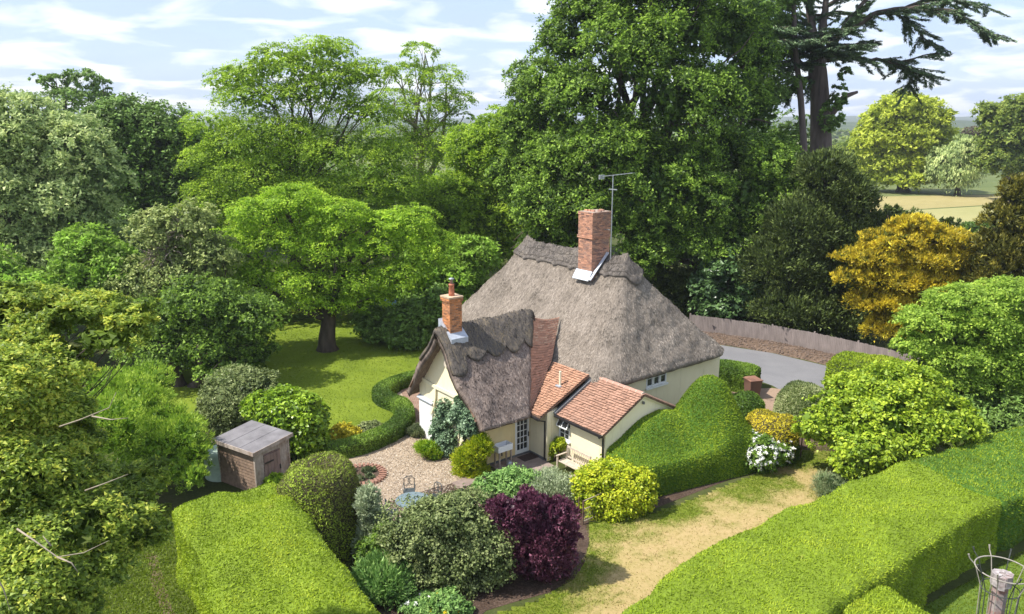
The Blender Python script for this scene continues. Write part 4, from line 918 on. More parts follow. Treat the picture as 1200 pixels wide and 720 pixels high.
def two_tone(name, label, c, r, h, seed, m1, m2):
    V, Fq = dome_mesh(c, r, h, .55, seed=seed); th = thing(name, label, 'shrub', (c[0], c[1], 0)); mk('twiggy_core', V, Fq, core_b, th, smooth=True); rng = np.random.default_rng(seed)
    V1, F1, t = clad(V, Fq, 17000, .1, rng); zc = V1.reshape(-1, 3, 3)[:, 0, 2] + rng.normal(size=len(F1)) * .12; s = zc > h * .5
    for nm, sel, m in (('golden_top', s, m1), ('green_side', ~s, m2)):
        vv_ = V1.reshape(-1, 3, 3)[sel].reshape(-1, 3); mk(nm, vv_, np.arange(len(vv_)).reshape(-1, 3), m, th, tint=t.reshape(-1, 3)[sel].ravel())
    return th
two_tone('golden_bush', 'golden-topped clipped bush with dark green sides beside the white-flowered shrub', P(900, 532), 1.3, 1.9, 36, g_gold, g_box)
# white flowered shrub
def bush(name, label, cat, lobes, leaves, ls, mat, seed, flowers=None, **kw):
    Lb = np.asarray(lobes, float); c = Lb[:, :3].mean(0); rng = np.random.default_rng(seed); th = thing(name, label, cat, (c[0], c[1], 0))
    kw.setdefault('fill', .12); kw.setdefault('rc', .3); kw.setdefault('low', .6)
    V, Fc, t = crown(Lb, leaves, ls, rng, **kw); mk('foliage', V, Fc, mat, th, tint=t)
    if kw.get('stems', True):
        mb = MB()
        for j in range(min(7, len(Lb) * 2)):
            q = Lb[j % len(Lb), :3] + rng.normal(size=3) * Lb[j % len(Lb), 3:] * .25; mb.tube(wob((c[0] + rng.normal() * .1, c[1] + rng.normal() * .1, -.05), q, 4, .06, rng), [.04, .034, .028, .02, .012], 5, False)
        tag(mb.go('stem', bark, th, True), kind='stuff')
    if flowers:
        fm, nf, fs, nm = flowers; V, Fc, t = crown(Lb * np.array([1, 1, 1, 1.04, 1.04, 1.04]), nf, fs, rng, per=kw.get('fper', 14), fill=0, rc=.12, flat=.5, normal_up=1.1, low=.3); tag(mk(nm, V, Fc, fm, th, tint=t), kind='stuff')
    return th
def sh_(yb, items):
    Y0 = P(600, yb)[1]; o = []
    for (px, py, rx, ry) in items: o.append(lob(px, py, Y0 + rx * Y0 / F * .95, rx, ry))
    return o
def glob(px, py, rx, ry, z=None, rd=None):      # a lobe standing on the ground, its foot seen at (px, py)
    b = P(px, py); D_ = (b[1] * CP + H * 0 + 15 * SP) / F; return (b[0], b[1] + (rd or rx) * D_ * .6, ry * D_, rx * D_, (rd or rx) * D_, ry * D_)

fl_white = leafm('white_petal', [(.62, .62, .50), (.78, .76, .66), (.85, .85, .80)], trans=.15, rough=.6, K=1.2, big=0)
fl_yel = leafm('yellow_petal', [(.75, .50, .02), (.85, .62, .03)], trans=.15, K=1.2, big=0)
fl_pink = leafm('pink_petal', [(.45, .25, .2), (.6, .42, .32)], trans=.1, K=1.2, big=0)
bush('flowering_shrub', 'white-flowered shrub at the right-hand tip of the topiary', 'shrub', [glob(893, 556, 22, 20), glob(913, 548, 16, 16), glob(880, 548, 15, 20)], 9000, .12, g_box, 41, flowers=(fl_white, 4200, .09, 'blossom'))
# ---------------------------------------------------------------- looser shrubs
g_lime = leafm('lime_leaf', [(.10, .19, .012), (.22, .33, .02), (.38, .46, .04)], trans=.3, K=1.45, big=.1)
g_bright = leafm('bright_leaf', [(.07, .13, .01), (.16, .26, .015), (.29, .40, .03)], trans=.3, K=1.45, big=.1, rough=.35, spec=.4)
g_olive = leafm('olive_leaf', [(.06, .09, .025), (.15, .19, .06), (.29, .33, .13)], trans=.2, K=1.2, big=.08)
g_silver = leafm('silver_leaf', [(.14, .17, .09), (.28, .33, .19), (.46, .50, .33)], trans=.2, K=1.45, big=.08)
g_purple = leafm('purple_leaf', [(.05, .012, .028), (.13, .04, .07), (.26, .10, .15)], trans=.2, rough=.45, K=1.2, big=.12, spec=.35)
g_fresh = leafm('fresh_leaf', [(.06, .13, .03), (.14, .25, .06), (.27, .40, .12)], trans=.25, K=1.45, big=.08)
g_yg = leafm('yellow_green_leaf', [(.14, .22, .01), (.33, .40, .018), (.55, .56, .035)], trans=.3, K=1.2, big=.1, rough=.4)
g_dark = leafm('dark_leaf', [(.02, .042, .010), (.045, .085, .018), (.09, .15, .035)], trans=.2, rough=.4, K=1.2, big=.15, spec=.35)
g_climb = leafm('climber_leaf', [(.06, .10, .05), (.12, .19, .10), (.26, .34, .22)], trans=.15, K=1.45, big=.06)
bush('rounded_shrub', 'large grey-green shrub in front of the gravel yard, left of the purple one', 'shrub', sh_(697, [(495, 625, 45, 38), (555, 622, 48, 36), (520, 655, 48, 32), (580, 648, 28, 28), (475, 650, 22, 32), (530, 600, 40, 18), (550, 668, 40, 22)]), 34000, .10, g_olive, 42, rc=.24, per=34, back=.7, rough=.28, gap=.3, gsc=1.2, tri=False)
bush('purple_shrub', 'dark purple-leaved smoke bush beside the parched lawn', 'shrub', sh_(690, [(592, 600, 22, 20), (620, 590, 24, 15), (650, 598, 24, 18), (632, 625, 34, 26), (598, 625, 24, 24), (660, 628, 18, 24), (642, 655, 28, 24), (610, 655, 24, 20)]), 34000, .10, g_purple, 43, rc=.22, per=34, mode='shoot', aspect=.55, back=.7, rough=.3, gap=.3, gsc=1.2)
bush('feathery_perennial', 'upright fresh green leafy perennial beside the lower left hedge', 'plant', [glob(450, 712, 28, 22), glob(432, 700, 18, 20), glob(468, 702, 18, 19), glob(448, 696, 22, 22)], 8000, .15, g_fresh, 44, mode='shoot', aspect=.28, rc=.4)
bush('grey_shrub', 'pale silvery shrub between the brown-green dome and the garden table', 'shrub', sh_(660, [(432, 590, 14, 24), (440, 615, 16, 22), (428, 640, 14, 22)]), 8000, .10, g_silver, 45, mode='shoot', aspect=.4)
bush('dark_shrub', 'dark green shrub between the clipped dome and the big grey-green shrub', 'shrub', sh_(672, [(440, 650, 20, 24), (452, 628, 14, 16)]), 5000, .12, g_box, 46)
bush('euonymus_bush', 'rounded yellow-green bush behind the iron garden gate', 'shrub', sh_(607, [(718, 570, 42, 30), (695, 576, 22, 26), (745, 574, 24, 26), (720, 588, 38, 20)]), 26000, .115, g_yg, 47, rc=.2, per=24, tri=False)
bush('leafy_shrub', 'green shrub with pale tips in front of the doorstep paving', 'shrub', sh_(592, [(600, 566, 24, 17), (570, 574, 16, 16), (620, 568, 20, 16)]), 12000, .10, g_fresh, 48, rc=.3)
bush('grey_leaved_shrub', 'sprawling pale grey-green shrub in front of the garden bench', 'shrub', sh_(600, [(645, 570, 26, 17), (660, 578, 20, 16), (635, 580, 26, 14)]), 12000, .09, g_silver, 49, mode='shoot', aspect=.35)
bush('climbing_shrub', 'blue-green climber trained up the gable wall', 'climber', [(*W(*onp(x, y, b=-2.68)), rx * .037, .33, ry * .039) for x, y, rx, ry in ((521, 485, 11, 16), (515, 505, 12, 15), (526, 522, 14, 18), (541, 487, 13, 16), (553, 495, 12, 15), (538, 472, 6, 8), (545, 502, 9, 9))], 15000, .11, g_climb, 50, rc=.35, low=1)
bush('yellow_green_shrub', 'feathery yellow-green shrub at the foot of the climber beside the sink', 'shrub', sh_(560, [(548, 538, 17, 16), (562, 524, 14, 16), (552, 550, 20, 8)]), 11000, .11, g_yg, 51, mode='shoot', aspect=.35)
bush('grassy_plant', 'pale green grassy plant at the left corner of the gable wall', 'plant', sh_(541, [(500, 524, 13, 8), (510, 532, 10, 8)]), 4000, .12, g_lime, 52, mode='shoot', aspect=.2)
bush('wall_shrub', 'small yellow-green shrub under the side window next to the bench', 'shrub', [(*W(*onp(x, y, b=.85)), rx * .037, .3, ry * .039) for x, y, rx, ry in ((648, 528, 9, 12), (655, 520, 8, 7), (646, 543, 8, 7))], 5000, .10, g_yg, 53)
bush('lavender_clump', 'low grey-green lavender clump at the end of the brick path', 'plant', [glob(491, 513, 13, 6), glob(484, 512, 8, 5)], 5000, .12, g_grey, 54, mode='shoot', aspect=.25)
bush('rounded_shrub', 'large grey-green round shrub behind the shed on its left', 'shrub', sh_(512, [(282, 466, 42, 32), (270, 480, 34, 26), (300, 455, 26, 22), (285, 495, 34, 18)]), 26000, .11, g_olive, 55, rc=.16, per=22)
bush('glossy_shrub', 'bright glossy green shrub just right of the shed', 'shrub', sh_(540, [(335, 482, 34, 24), (312, 478, 24, 18), (362, 490, 22, 24), (345, 508, 34, 26), (368, 470, 8, 8), (365, 515, 18, 18)]), 15000, .19, g_bright, 56, rc=.26, per=16, tri=False)
bush('yellow_bush', 'low golden-yellow bush behind the serpentine hedge', 'shrub', [glob(402, 521, 16, 9.5), glob(389, 522, 9, 7), glob(413, 516, 9, 6)], 7000, .11, g_gold, 57)
bush('variegated_shrub', 'small white-variegated shrub between the golden bush and the serpentine hedge', 'shrub', [glob(433, 509, 13, 5.5), glob(424, 511, 8, 5)], 4500, .10, g_var, 58)
bush('feathery_shrub', 'feathery lime-green shrub between the foreground tree and the shed', 'shrub', [lob(165, 450, 33, 36, 22), lob(150, 470, 31, 42, 26), lob(190, 500, 30.5, 40, 28), lob(215, 515, 29.5, 30, 26), lob(170, 520, 29, 45, 30), lob(130, 500, 28, 40, 35), lob(225, 535, 29, 22, 18), lob(120, 455, 31, 30, 20), lob(195, 548, 28.6, 34, 22), lob(228, 556, 28, 16, 14), lob(160, 555, 28, 30, 24)], 42000, .12, leafm('feathery_leaf', [(.08, .15, .012), (.17, .26, .025), (.30, .38, .05)], trans=.3, K=1.7, big=.12), 59, mode='shoot', aspect=.3, rc=.22, per=34, rough=.3)
bush('weedy_plant', 'pale yellow-green plant at the foot of the shed door', 'plant', sh_(580, [(322, 565, 12, 10), (312, 572, 10, 9)]), 3000, .10, g_lime, 60)
bush('daisy_clump', 'white daisies at the bottom edge in the planting bed', 'flowers', [glob(492, 722, 22, 7)], 3500, .08, g_fresh, 61, flowers=(fl_white, 160, .09, 'flower'))
bush('yellow_flowered_plant', 'yellow-flowered plant beside the daisies at the bottom edge', 'flowers', [glob(522, 728, 20, 14), glob(545, 722, 9, 7)], 4000, .10, g_fresh, 62, flowers=(fl_yel, 170, .08, 'flower'))
bush('glossy_bush', 'yellow-green glossy leaved bush at the far end of the parched lawn', 'shrub', [lob(1008, 460, 33, 34, 20), lob(1050, 455, 32, 44, 26), lob(985, 484, 31.6, 34, 25), lob(1045, 490, 31, 48, 34), lob(1100, 490, 31, 40, 26), lob(960, 500, 31, 24, 22), lob(1010, 520, 30, 36, 26), lob(1060, 525, 30, 36, 22), lob(1090, 465, 32, 30, 22), lob(1125, 498, 31.4, 22, 16), lob(998, 545, 29.6, 22, 16), lob(1035, 545, 29.8, 24, 14)], 42000, .17, leafm('magnolia_leaf', [(.075, .13, .008), (.16, .225, .014), (.30, .36, .03)], trans=.35, rough=.5, K=1.9, big=.1, spec=.4), 63, rc=.2, per=22, tri=False, rough=.3, gap=.2, gsc=.9)
bush('wispy_plant', 'wispy blue-green grass at the far end of the parched lawn', 'plant', [glob(975, 582, 18, 12), glob(1000, 577, 16, 13), glob(985, 588, 24, 9)], 6000, .16, leafm('wispy_leaf', [(.14, .20, .09), (.24, .30, .14), (.36, .36, .2)], K=1.2, big=0), 64, mode='shoot', aspect=.12)
# plants at the road and doorstep
bush('bedding_plant', 'low dull green plants at the foot of the variegated shrub', 'plant', [glob(955, 512, 16, 4), glob(925, 512, 8, 4)], 3000, .1, g_box, 65)
# ---------------------------------------------------------------- garden furniture and objects
def frame_from(px1, py1, px2, py2):
    a, b = P(px1, py1), P(px2, py2); e = Vector((b[0] - a[0], b[1] - a[1], 0)).normalized(); return a, (e.x, e.y), (-e.y, e.x)
wood_g = plain('weathered_wood', (.38, .31, .26), .9, var=.3, scale=7, stretch=(1, 1, .4), bmp=.5, dirt=(.24, .15, .10))
wood_b = plain('brown_boards', (.22, .15, .105), .9, var=.3, scale=6, bmp=.5, dirt=(.13, .09, .065))
wood_d = plain('door_boards', (.25, .17, .145), .9, var=.25, scale=6, stretch=(1, 1, .3), bmp=.5)
felt = plain('roofing_felt', (.17, .16, .165), .9, var=.2, scale=2.2, bmp=.3, dirt=(.23, .22, .225))
# shed: near corner, left corner, right corner read from the photograph
sc0 = P(302, 563 + 18); s_l = P(266, 553); s_r = P(345, 560)
e1 = Vector((s_r[0] - sc0[0], s_r[1] - sc0[1], 0)).normalized(); e2 = Vector((-e1.y, e1.x, 0)); e1 = (e1.x, e1.y); e2 = (e2.x, e2.y)
sh = thing('garden_shed', 'small weathered wooden shed with a sloping grey felt roof beside the big hedge', 'shed', (sc0[0], sc0[1], 0)); SW, SD, HF, HB = 1.75, 2.35, 2.02, 2.02
def S(u, v, z): return (sc0[0] + e1[0] * u + e2[0] * v, sc0[1] + e1[1] * u + e2[1] * v, z)
def sbox(u0, u1, v0, v1, z0, z1): return MB().hexa([S(u0, v0, z0), S(u1, v0, z0), S(u1, v1, z0), S(u0, v1, z0), S(u0, v0, z1), S(u1, v0, z1), S(u1, v1, z1), S(u0, v1, z1)])
topz = lambda u: 1.92 + .16 * (u / SW)
MB().hexa([S(.03, .03, 0), S(SW - .03, .03, 0), S(SW - .03, SD - .03, 0), S(.03, SD - .03, 0), S(.03, .03, topz(0)), S(SW - .03, .03, topz(SW)), S(SW - .03, SD - .03, topz(SW)), S(.03, SD - .03, topz(0))]).go('carcass', wood_d, sh)
rg = np.random.default_rng(3)
for k in range(14):
    z = .02 + k * .137; zt_ = z + .15; o_ = rg.uniform(0, .006)
    def board(u0, u1, v0, v1, mat):
        if v0 == v1:  q = [S(u0, v0 - .045 - o_, z), S(u1, v0 - .045 - o_, z), S(u1, v0, z), S(u0, v0, z), S(u0, v0 - .02 - o_, zt_), S(u1, v0 - .02 - o_, zt_), S(u1, v0, zt_), S(u0, v0, zt_)]
        else: q = [S(u0 - .045 - o_, v0, z), S(u0, v0, z), S(u0, v1, z), S(u0 - .045 - o_, v1, z), S(u0 - .02 - o_, v0, zt_), S(u0, v0, zt_), S(u0, v1, zt_), S(u0 - .02 - o_, v1, zt_)]
        MB().hexa(q).go('board', mat, sh)
    board(0, .42, 0.03, .03, wood_g); board(1.28, SW, .03, .03, wood_g); board(.03, .03, .05, SD - .05, wood_b)
    if z > 1.6: board(.43, 1.27, .03, .03, wood_g)
for k in range(5): x0 = .44 + k * .166; sbox(x0, x0 + .158, -.03, .02, .08, 1.58).go('door_plank', wood_d, sh)
sbox(.46, .90, -.055, -.031, 1.22, 1.28).go('strap_hinge', blackm, sh); sbox(.46, .90, -.055, -.031, .42, .48).go('strap_hinge', blackm, sh); sbox(1.2, 1.25, -.06, -.031, .75, .95).go('latch', blackm, sh)
for u, v in ((-.03, -.03), (SW - .05, -.03), (-.03, SD - .06)): sbox(u, u + .08, v, v + .08, 0, topz(max(0, u)) - .01).go('corner_post', wood_g, sh)
MB().hexa([S(-.16, -.16, topz(0)), S(SW + .14, -.16, topz(SW)), S(SW + .14, SD + .12, topz(SW)), S(-.16, SD + .12, topz(0)), S(-.16, -.16, topz(0) + .06), S(SW + .14, -.16, topz(SW) + .06), S(SW + .14, SD + .12, topz(SW) + .06), S(-.16, SD + .12, topz(0) + .06)]).go('felt_roof', felt, sh)
for v in (.72, 1.55): MB().hexa([S(-.16, v, topz(0) + .061), S(SW + .14, v, topz(SW) + .061), S(SW + .14, v + .04, topz(SW) + .061), S(-.16, v + .04, topz(0) + .061), S(-.16, v, topz(0) + .072), S(SW + .14, v, topz(SW) + .072), S(SW + .14, v + .04, topz(SW) + .072), S(-.16, v + .04, topz(0) + .072)]).go('felt_lap', felt, sh)
sbox(-.19, -.165, -.17, SD + .13, topz(0) - .09, topz(0) + .075).go('fascia', wood_g, sh); MB().hexa([S(-.16, -.19, topz(0) - .09), S(SW + .14, -.19, topz(SW) - .09), S(SW + .14, -.165, topz(SW) - .09), S(-.16, -.165, topz(0) - .09), S(-.16, -.19, topz(0) + .07), S(SW + .14, -.19, topz(SW) + .07), S(SW + .14, -.165, topz(SW) + .07), S(-.16, -.165, topz(0) + .07)]).go('fascia', wood_g, sh)
# oil tank, left of the shed
tk = P(262, 556); th = thing('oil_tank', 'pale green rounded tank left of the shed', 'tank', (tk[0], tk[1], 0)); gm = plain('green_plastic', (.40, .50, .40), .5, var=.15, scale=4)
mb = MB(); V, Fq = dome_mesh((tk[0], tk[1]), .75, 1.25, .35, n=24, m=10, amp=0); o = mk('tank_body', V, Fq, gm, th, smooth=True)
MB().lathe((tk[0], tk[1], 1.22), [(.16, 0), (.16, .06), (.1, .09)], 12).go('filler_cap', blackm, th)
# round brick-edged bed
cb_ = P(424, 558); rb = .98; th = thing('round_flower_bed', 'small round flower bed edged with a ring of red bricks in the gravel', 'flower bed', (cb_[0], cb_[1], 0)); brk = brick_mat('edging_brick', (.30, .15, .10), (.18, .09, .07), .3)
me0 = None
for k in range(34):
    t = 2 * math.pi * k / 34
    if me0 is None: o = MB().box((0, 0, .055), (.2, .10, .13)).go('brick', brk, None, loc=(0, 0, 0)); me0 = o.data; o.parent = th
    else: o = bpy.data.objects.new('brick', me0); C.objects.link(o); o.parent = th
    o.location = (rb * math.cos(t), rb * math.sin(t), 0); o.rotation_euler = (0, 0, t)
for k in range(28):
    t = 2 * math.pi * k / 28 + .05; o = bpy.data.objects.new('brick', me0); C.objects.link(o); o.parent = th; o.location = ((rb - .13) * math.cos(t), (rb - .13) * math.sin(t), -.02); o.rotation_euler = (0, 0, t)
V = [(cb_[0] + .83 * math.cos(t), cb_[1] + .83 * math.sin(t), .05) for t in np.linspace(0, 2 * math.pi, 24, endpoint=False)]; mk('bed_soil', V, [tuple(range(24))], m_soil, th)
rng = np.random.default_rng(9); Lb = [(cb_[0] + rng.uniform(-.5, .5), cb_[1] + rng.uniform(-.5, .5), .1, .2, .2, .14) for _ in range(7)]
V, Fc, t = crown(Lb, 2500, .08, rng, mode='shoot', aspect=.3); tag(mk('bed_planting', V, Fc, g_grey, th, tint=t), kind='stuff')
# garden table and chairs
iron = plain('cast_iron_green', (.07, .085, .09), .45, var=.2, metal=.3, spec=.5); tabm = plain('table_metal', (.20, .26, .28), .45, var=.2, metal=.3)
tp = P(484, 606); th = thing('garden_table', 'round blue-grey metal garden table half hidden by the big grey-green shrub', 'table', (tp[0], tp[1], 0))
MB().lathe((tp[0], tp[1], .70), [(.62, 0), (.66, .01), (.66, .035), (.6, .04)], 28).go('table_top', tabm, th)
for k in range(3): t = 2 * math.pi * k / 3; MB().tube([(tp[0] + .5 * math.cos(t), tp[1] + .5 * math.sin(t), 0), (tp[0] + .22 * math.cos(t), tp[1] + .22 * math.sin(t), .35), (tp[0] + .36 * math.cos(t), tp[1] + .36 * math.sin(t), .70)], .02, 6).go('leg', iron, th)
MB().lathe((tp[0], tp[1], .34), [(.24, 0), (.24, .02)], 12).go('brace_ring', iron, th)
def chair(x, y, rz, label):
    th = thing('garden_chair', label, 'chair', (x, y, 0), 'cast metal chairs round the garden table'); c, s = math.cos(rz), math.sin(rz); w_ = lambda u, v, z: (x + c * u - s * v, y + s * u + c * v, z)
    MB().box(w_(0, 0, .44), (.42, .42, .03), ((c, s), (-s, c))).go('seat', iron, th)
    for u, v in ((-.19, -.19), (.19, -.19), (-.19, .19), (.19, .19)): MB().tube([w_(u * 1.15, v * 1.15, 0), w_(u, v, .43)], .016, 6).go('leg', iron, th)
    mb = MB(); mb.tube([w_(-.2, .2, .44), w_(-.21, .26, .86), w_(-.1, .28, .95), w_(.1, .28, .95), w_(.21, .26, .86), w_(.2, .2, .44)], .018, 6)
    mb.tube([w_(-.2, .225, .58), w_(.2, .225, .58)], .012, 5)
    for k in (-.13, -.045, .045, .13): mb.tube([w_(k, .225, .58), w_(-k * .6, .25, .76), w_(k, .27, .93)], .010, 5)
    mb.go('backrest', iron, th)
    for sg in (-1, 1): MB().tube([w_(sg * .21, .24, .68), w_(sg * .25, 0, .66), w_(sg * .22, -.18, .45)], .014, 6).go('arm', iron, th)
q = P(478, 594); chair(q[0], q[1] + .5, .1, 'metal lattice garden chair behind the garden table, on its left'); q = P(508, 597); chair(q[0], q[1] + .2, -.7, 'metal lattice garden chair at the right of the garden table'); q = P(461, 612); chair(q[0], q[1], 1.7, 'metal garden chair at the left of the table, seen side on')
q = P(530, 600); chair(q[0] + .1, q[1] + .1, -1.9, 'rightmost metal garden chair, mostly hidden behind the grey-green shrub')
# slabs and doormat
slab = plain('stone_slab', (.24, .18, .15), .9, var=.2, scale=4)
def slabq(name, label, cat, pts, z0, z1, mat):
    q = [P(*p) for p in pts]; c = np.mean(q, 0); th = thing(name, label, cat, (c[0], c[1], 0)) if False else None
    o = MB().hexa([(a[0], a[1], z0) for a in q] + [(a[0], a[1], z1) for a in q]).go(name, mat, None, loc=(0, 0, 0)); return tag(o, label, cat)
slabq('stone_slab', 'flat brown square slab lying in the gravel in front of the sink', 'paving slab', [(541, 574), (562, 564), (552, 558.5), (529, 567)][::1], 0.0, .05, slab)
pav = plain('doorstep_paving', (.27, .21, .18), .9, var=.2, scale=3)
pth = thing('doorstep_paving', 'brown stone paving in front of the glazed door', 'paving', W(.9, -.5, 0))
for i in range(3):
    for j in range(4): MB().hbox(.04 + i * .6, .625 + i * .6, -1.85 + j * .56, -1.305 + j * .56, 0.0, .045 + .004 * ((i * 3 + j) % 3)).go('paving_stone', pav, pth)
tag(MB().hbox(.16, .72, -.42, .42, .056, .075).go('doormat', plain('coir', (.06, .04, .035), .95, var=.3, scale=20), None), 'dark brown doormat on the paving at the glazed door', 'doormat')
# old sink on a stand, bucket below
s0 = (.30, -1.42); th = thing('garden_sink', 'white butler sink on a wooden stand against the cream wall left of the door', 'sink', W(s0[0], s0[1], 0)); mb = MB()
mb.hbox(.12, .58, -1.80, -1.0, .78, .80)
for (a0, a1, b0, b1) in ((.12, .17, -1.8, -1.0), (.53, .58, -1.8, -1.0), (.17, .53, -1.8, -1.75), (.17, .53, -1.05, -1.0)): mb.hbox(a0, a1, b0, b1, .80, 1.06)
mb.go('basin', plain('glazed_white', (.82, .83, .84), .2, var=.03, spec=.6), th)
for a0, b0 in ((.16, -1.74), (.5, -1.74), (.16, -1.1), (.5, -1.1)): MB().hbox(a0, a0 + .06, b0, b0 + .06, 0, .779).go('leg', wood_g, th)
MB().lathe(W(.36, -1.45, .5), [(.03, 0), (.03, .28)], 8).go('waste_pipe', leadd, th)
th = thing('watering_can', 'grey metal watering can on the ground under the sink', 'watering can', W(.72, -1.3, 0)); MB().lathe(W(.72, -1.3, 0), [(.13, 0), (.14, .15), (.13, .3), (.1, .33)], 14).go('body', galv, th, True)
MB().tube([W(.85, -1.3, .06), W(1.0, -1.34, .22), W(1.08, -1.36, .36)], [.03, .02, .03], 8).go('spout', galv, th); MB().tube([W(.6, -1.3, .1), W(.5, -1.3, .25), W(.62, -1.3, .38), W(.75, -1.3, .34)], .012, 6).go('handle', galv, th)
# bench against the side wall, seat looking to -b
bch = thing('garden_bench', 'pale weathered slatted wooden bench against the cream side wall', 'bench', W(2.9, .7, 0)); ba0, ba1 = 2.15, 3.62; bw = plain('silvered_teak', (.52, .44, .35), .85, var=.2, scale=8, bmp=.3)
for i in range(5): b0 = .28 + i * .095; MB().hbox(ba0 + .03, ba1 - .03, b0, b0 + .075, .42, .445).go('seat_slat', bw, bch)
MB().bar(W(ba0, .86, .95), W(ba1, .86, .95), .05, .09).go('top_rail', bw, bch); MB().bar(W(ba0 + .06, .80, .52), W(ba1 - .06, .80, .52), .04, .06).go('back_rail', bw, bch)
for i in range(12): a0 = ba0 + .1 + i * (ba1 - ba0 - .2) / 11; MB().bar(W(a0, .80, .52), W(a0, .86, .92), .035, .02).go('back_slat', bw, bch)
for a0 in (ba0, ba1):
    MB().hbox(a0 - .03, a0 + .03, .24, .30, 0, .66).go('leg', bw, bch); MB().bar(W(a0, .78, 0), W(a0, .87, 1.0), .06).go('leg', bw, bch); MB().hbox(a0 - .04, a0 + .04, .20, .80, .66, .70).go('arm_rest', bw, bch); MB().hbox(a0 - .02, a0 + .02, .305, .75, .35, .42).go('side_rail', bw, bch)
# iron gate and rail by the euonymus
rust = plain('rusty_iron', (.16, .10, .07), .8, var=.35, scale=12); gw = plain('grey_gate_rail', (.36, .31, .22), .8, var=.2)
gt = P(683, 615); g2 = P(712, 602); th = thing('garden_gate', 'low iron gate with two pale rails in front of the yellow-green bush', 'gate', (gt[0], gt[1], 0)); G = Vector(g2) - Vector(gt)
def GP(t, z): v = Vector(gt) + G * t; return (v.x, v.y, z)
MB().tube([GP(0, 0), GP(0, 1.0)], .03, 8).go('post', rust, th); MB().tube([GP(1, 0), GP(1, 1.12)], .04, 8).go('post', rust, th)
for z in (.12, .62, .98): MB().bar(GP(.02, z), GP(.98, z + .02), .03).go('rail', gw, th)
for k in range(1, 13): MB().tube([GP(k / 13, .12), GP(k / 13, .62)], .008, 5).go('bar', gw, th)
p2_ = P(678, 606); MB().tube([(p2_[0], p2_[1], 0), (p2_[0], p2_[1], .85)], .025, 6).go('post', rust, th)
def rail(label, p, q, z0, z1):
    th = thing('wooden_rail', label, 'rail', (p[0], p[1], 0)); MB().bar((p[0], p[1], z0), (q[0], q[1], z1), .05, .035).go('rail', gw, th)
    for v, z in ((p, z0), (q, z1)): MB().tube([(v[0], v[1], -.02), (v[0], v[1], z + .03)], .03, 6).go('post', rust, th)
q = P(740, 594); rail('thin pale rail running through the yellow-green bush', (g2[0] + .05, g2[1] + .05), (q[0], q[1] + .1), 1.12, 1.2)
a = P(908, 545); b = P(938, 536); rail('thin pale rail at the far end of the lawn, right of the white flowers', a, b, 1.05, 1.15)
# wheelie bin
wb = P(881, 466); e = (math.cos(.25), math.sin(.25)); e_ = (-e[1], e[0]); bp = plain('brown_plastic', (.17, .095, .07), .55, var=.08, scale=3, bmp=.05); bl = plain('brown_lid_plastic', (.25, .13, .09), .5, var=.08, scale=3, bmp=.05)
th = thing('wheelie_bin', 'brown wheelie bin beside the low dark hedge', 'bin', (wb[0], wb[1], 0)); B_ = lambda u, v, z: (wb[0] + e[0] * u + e_[0] * v, wb[1] + e[1] * u + e_[1] * v, z)
MB().hexa([B_(-.28, -.27, .05), B_(.28, -.27, .05), B_(.28, .3, .05), B_(-.28, .3, .05), B_(-.36, -.36, 1.05), B_(.36, -.36, 1.05), B_(.36, .38, 1.05), B_(-.36, .38, 1.05)]).go('body', bp, th)
MB().hexa([B_(-.39, -.40, 1.05), B_(.39, -.40, 1.05), B_(.39, .40, 1.05), B_(-.39, .40, 1.05), B_(-.39, -.40, 1.1), B_(.39, -.40, 1.1), B_(.39, .40, 1.1), B_(-.39, .40, 1.1)]).hexa([B_(-.37, -.38, 1.1), B_(.37, -.38, 1.1), B_(.37, .38, 1.1), B_(-.37, .38, 1.1), B_(-.27, -.28, 1.17), B_(.27, -.28, 1.17), B_(.27, .3, 1.17), B_(-.27, .3, 1.17)]).go('lid', bl, th)
MB().tube([B_(-.3, .45, 1.04), B_(.3, .45, 1.04)], .025, 8).go('handle', bp, th)
for sg in (-1, 1): MB().tube([B_(sg * .30, .3, .11), B_(sg * .36, .3, .11)], .11, 14).go('wheel', blackm, th)
for k in (-.18, 0, .18): MB().hexa([B_(k - .015, -.292, .2), B_(k + .015, -.292, .2), B_(k + .015, -.27, .2), B_(k - .015, -.27, .2), B_(k - .015, -.358, .9), B_(k + .015, -.358, .9), B_(k + .015, -.33, .9), B_(k - .015, -.33, .9)]).go('rib', bp, th)
# iron plant support with a brick-like column, bottom right
cp = P(1168, 800); hz = 2.5
cp = at(1172, 690, 16.6); px_, py__ = cp[0], cp[1]; zt_ = at(1172, 672, 16.6)[2]
th = thing('flaking_pillar', 'flaking red and white pillar inside the iron hoops, bottom right', 'pillar', (px_, py__, 0)); pm = plain('flaked_paint', (.30, .25, .24), .9, var=.3, scale=5, detail=8, bmp=.7, dirt=(.30, .11, .075))
MB().lathe((px_, py__, 0), [(.22, 0), (.20, .1), (.175, .3), (.175, zt_ - .32), (.165, zt_ - .3)], 8).go('shaft', pm, th)
rg = np.random.default_rng(4); mb = MB()
for k in range(9): t = 2 * math.pi * k / 9; mb.box((px_ + .15 * math.cos(t), py__ + .15 * math.sin(t), zt_ - .19 + rg.uniform(-.03, .05)), (.15, .14, .26 + rg.uniform(0, .1)), ((math.cos(t), math.sin(t)), (-math.sin(t), math.cos(t))))
mb.box((px_, py__, zt_ - .2), (.22, .22, .3)); tag(mb.go('crumbling_top', plain('flaked_top', (.34, .30, .29), .95, var=.5, scale=9, bmp=.8, dirt=(.2, .11, .1)), th), kind='stuff')
th = thing('plant_support', 'open iron plant support with a flared hoop and curled tips, bottom right corner', 'plant support', (px_, py__, 0)); im = plain('grey_iron', (.30, .27, .23), .6, var=.3, scale=12); imd = plain('dark_iron', (.05, .055, .05), .6, var=.3)
